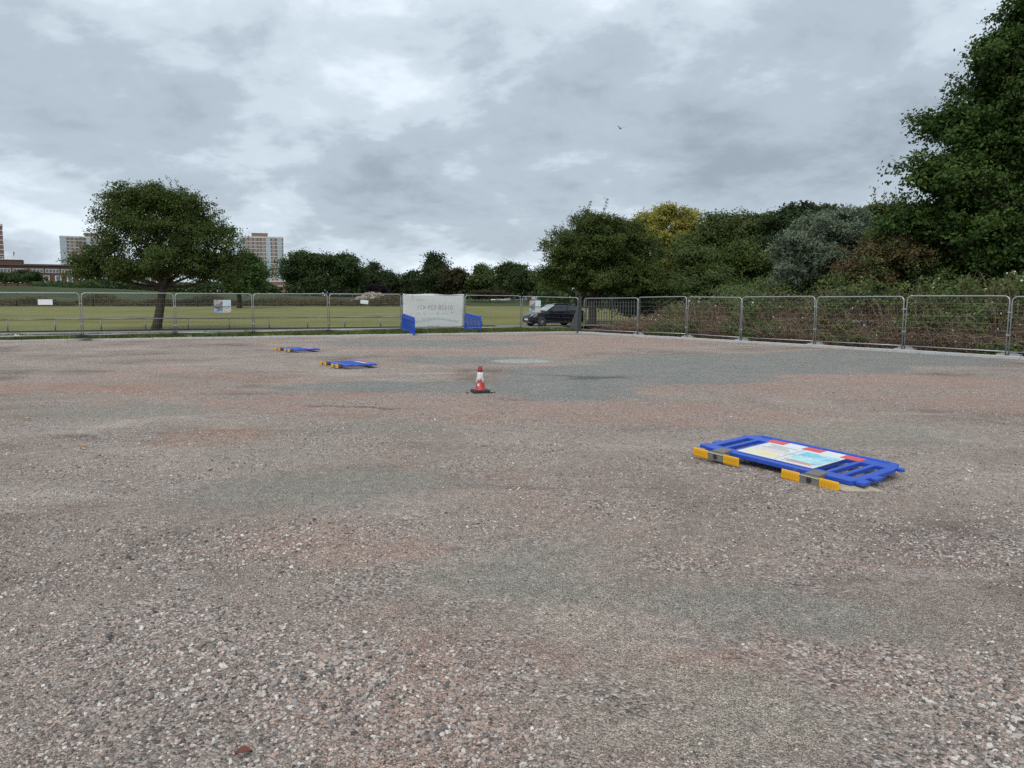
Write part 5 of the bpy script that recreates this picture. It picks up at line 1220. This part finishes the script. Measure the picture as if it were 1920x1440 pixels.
# ------------------------------------------------------------------ loose stones over the near car park
def stones():
    N = 240000
    y = 2.3 + 13.7 * rng.random(N) ** 1.55; x = rng.uniform(-1, 1, N) * (y * .72 + 1.5)
    def nz(s, o): return np.array([mnoise.noise((a * s + o, b * s - o, o)) for a, b in zip(x, y)])
    dn = .5 + .9 * nz(.95, 3.1) + .45 * nz(2.6, 7.7)
    for cx, cy, rx, ry in ((.05, 5.2, 1.0, .8), (1.7, 4.6, 1.25, .55), (-1.9, 7.8, 1.5, .9), (4.7, 11, 1.8, 1.1), (.8, 3.5, .85, .5), (-6.6, 13.2, 1.8, 1.), (1, 16, 3, 2)):
        dn -= 1.3 * np.exp(-(((x - cx) / rx) ** 2 + ((y - cy) / ry) ** 2) ** 1.5)
    for cx, cy, rx, ry in ((-.5, 3.2, 1.0, .5), (-1.7, 5.6, 1.2, .6), (1.2, 5.3, .7, .25), (2.2, 3.1, .6, .5), (-1.2, 3.9, 1.2, .5), (-3.4, 8.6, 1.2, .6), (2.3, 7.9, 1.0, .5)):
        dn += .55 * np.exp(-(((x - cx) / rx) ** 2 + ((y - cy) / ry) ** 2))
    keep = rng.random(N) < np.clip(.06 + .75 * dn, .035, 1) * np.clip(1.25 - y / 17, .25, 1); x, y, dn = x[keep], y[keep], dn[keep]; n = len(x)
    size = 0.0036 + .0050 * rng.random(n) ** 1.5 + .011 * rng.random(n) ** 8 * np.clip(dn, 0, 1.2) + .0012 * np.clip(dn, 0, 1)
    sc = np.stack([size * rng.uniform(.8, 1.5, n), size * rng.uniform(.7, 1.1, n), size * rng.uniform(.4, .75, n)], 1)
    rot = np.stack([rng.normal(0, .25, n), rng.normal(0, .25, n), rng.uniform(0, 6.28, n)], 1)
    me = bpy.data.meshes.new('loose_stones'); me.vertices.add(n)
    me.vertices.foreach_set('co', np.stack([x, y, sc[:, 2] * .25], 1).astype(np.float32).ravel())
    for nm, ty, dat in (('scl', 'FLOAT_VECTOR', sc), ('rot', 'FLOAT_VECTOR', rot)):
        a = me.attributes.new(nm, ty, 'POINT'); a.data.foreach_set('vector', dat.astype(np.float32).ravel())
    a = me.attributes.new('tint', 'FLOAT', 'POINT'); a.data.foreach_set('value', rng.random(n).astype(np.float32))
    a = me.attributes.new('kindno', 'INT', 'POINT'); a.data.foreach_set('value', rng.integers(0, 3, n).astype(np.int32))
    o = link('loose_stones', me)
    t = NT('loose_stone'); at = t.n('ShaderNodeAttribute', attribute_name='tint', attribute_type='INSTANCER')
    c = t.ramp(at.outputs['Fac'], [(0, (.07, .066, .064)), (.16, (.17, .153, .145)), (.32, (.29, .262, .243)), (.48, (.34, .255, .215)), (.62, (.38, .35, .32)), (.76, (.44, .315, .26)), (.88, (.50, .45, .40)), (.96, (.55, .51, .465)), (1.0, (.66, .62, .58))])
    c = t.mix(1.0, c, t.ramp(t.noise(t.pos, 120, 4, .6), [(.3, (.75, .75, .75)), (.7, (1.25, 1.25, 1.25))]), 'MULTIPLY'); t.set(c, .85, 0, .3)
    ng = bpy.data.node_groups.new('scatter_stones', 'GeometryNodeTree'); ng.interface.new_socket('Geometry', in_out='INPUT', socket_type='NodeSocketGeometry'); ng.interface.new_socket('Geometry', in_out='OUTPUT', socket_type='NodeSocketGeometry')
    Nn = ng.nodes; Lk = ng.links; gi = Nn.new('NodeGroupInput'); go_ = Nn.new('NodeGroupOutput'); jn = Nn.new('GeometryNodeJoinGeometry')
    def named(nm, ty):
        q = Nn.new('GeometryNodeInputNamedAttribute'); q.data_type = ty; q.inputs['Name'].default_value = nm; return q.outputs['Attribute']
    av, ar, ak = named('scl', 'FLOAT_VECTOR'), named('rot', 'FLOAT_VECTOR'), named('kindno', 'INT')
    for k in range(3):
        ic = Nn.new('GeometryNodeMeshIcoSphere'); ic.inputs['Radius'].default_value = 1.0; ic.inputs['Subdivisions'].default_value = 2
        sp = Nn.new('GeometryNodeSetPosition'); ps = Nn.new('GeometryNodeInputPosition')
        nt = Nn.new('ShaderNodeTexNoise'); nt.inputs['Scale'].default_value = .9; nt.inputs['Detail'].default_value = 1; ad = Nn.new('ShaderNodeVectorMath'); ad.operation = 'ADD'; ad.inputs[1].default_value = (k * 5.3, 2.1 * k, k)
        Lk.new(ps.outputs[0], ad.inputs[0]); Lk.new(ad.outputs[0], nt.inputs['Vector'])
        sb = Nn.new('ShaderNodeVectorMath'); sb.operation = 'SUBTRACT'; Lk.new(nt.outputs['Color'], sb.inputs[0]); sb.inputs[1].default_value = (.5, .5, .5)
        sc_ = Nn.new('ShaderNodeVectorMath'); sc_.operation = 'SCALE'; Lk.new(sb.outputs[0], sc_.inputs[0]); sc_.inputs['Scale'].default_value = 1.7
        Lk.new(ic.outputs[0], sp.inputs['Geometry']); Lk.new(sc_.outputs[0], sp.inputs['Offset'])
        sm = Nn.new('GeometryNodeSetMaterial'); sm.inputs['Material'].default_value = t.m; Lk.new(sp.outputs[0], sm.inputs[0])
        cmp_ = Nn.new('FunctionNodeCompare'); cmp_.data_type = 'INT'; cmp_.operation = 'EQUAL'
        ins = [s_ for s_ in cmp_.inputs if s_.type == 'INT' and s_.enabled]; Lk.new(ak, ins[0]); ins[1].default_value = k
        er = Nn.new('FunctionNodeEulerToRotation'); Lk.new(ar, er.inputs[0])
        ip = Nn.new('GeometryNodeInstanceOnPoints'); Lk.new(gi.outputs[0], ip.inputs['Points']); Lk.new(cmp_.outputs[0], ip.inputs['Selection']); Lk.new(sm.outputs[0], ip.inputs['Instance'])
        Lk.new(er.outputs[0], ip.inputs['Rotation']); Lk.new(av, ip.inputs['Scale']); Lk.new(ip.outputs[0], jn.inputs[0])
    Lk.new(jn.outputs[0], go_.inputs[0]); md = o.modifiers.new('scatter', 'NODES'); md.node_group = ng
    tag(o, 'loose grey, white and pink stones scattered over the near car park', 'stones', kind='stuff'); return n
stones()
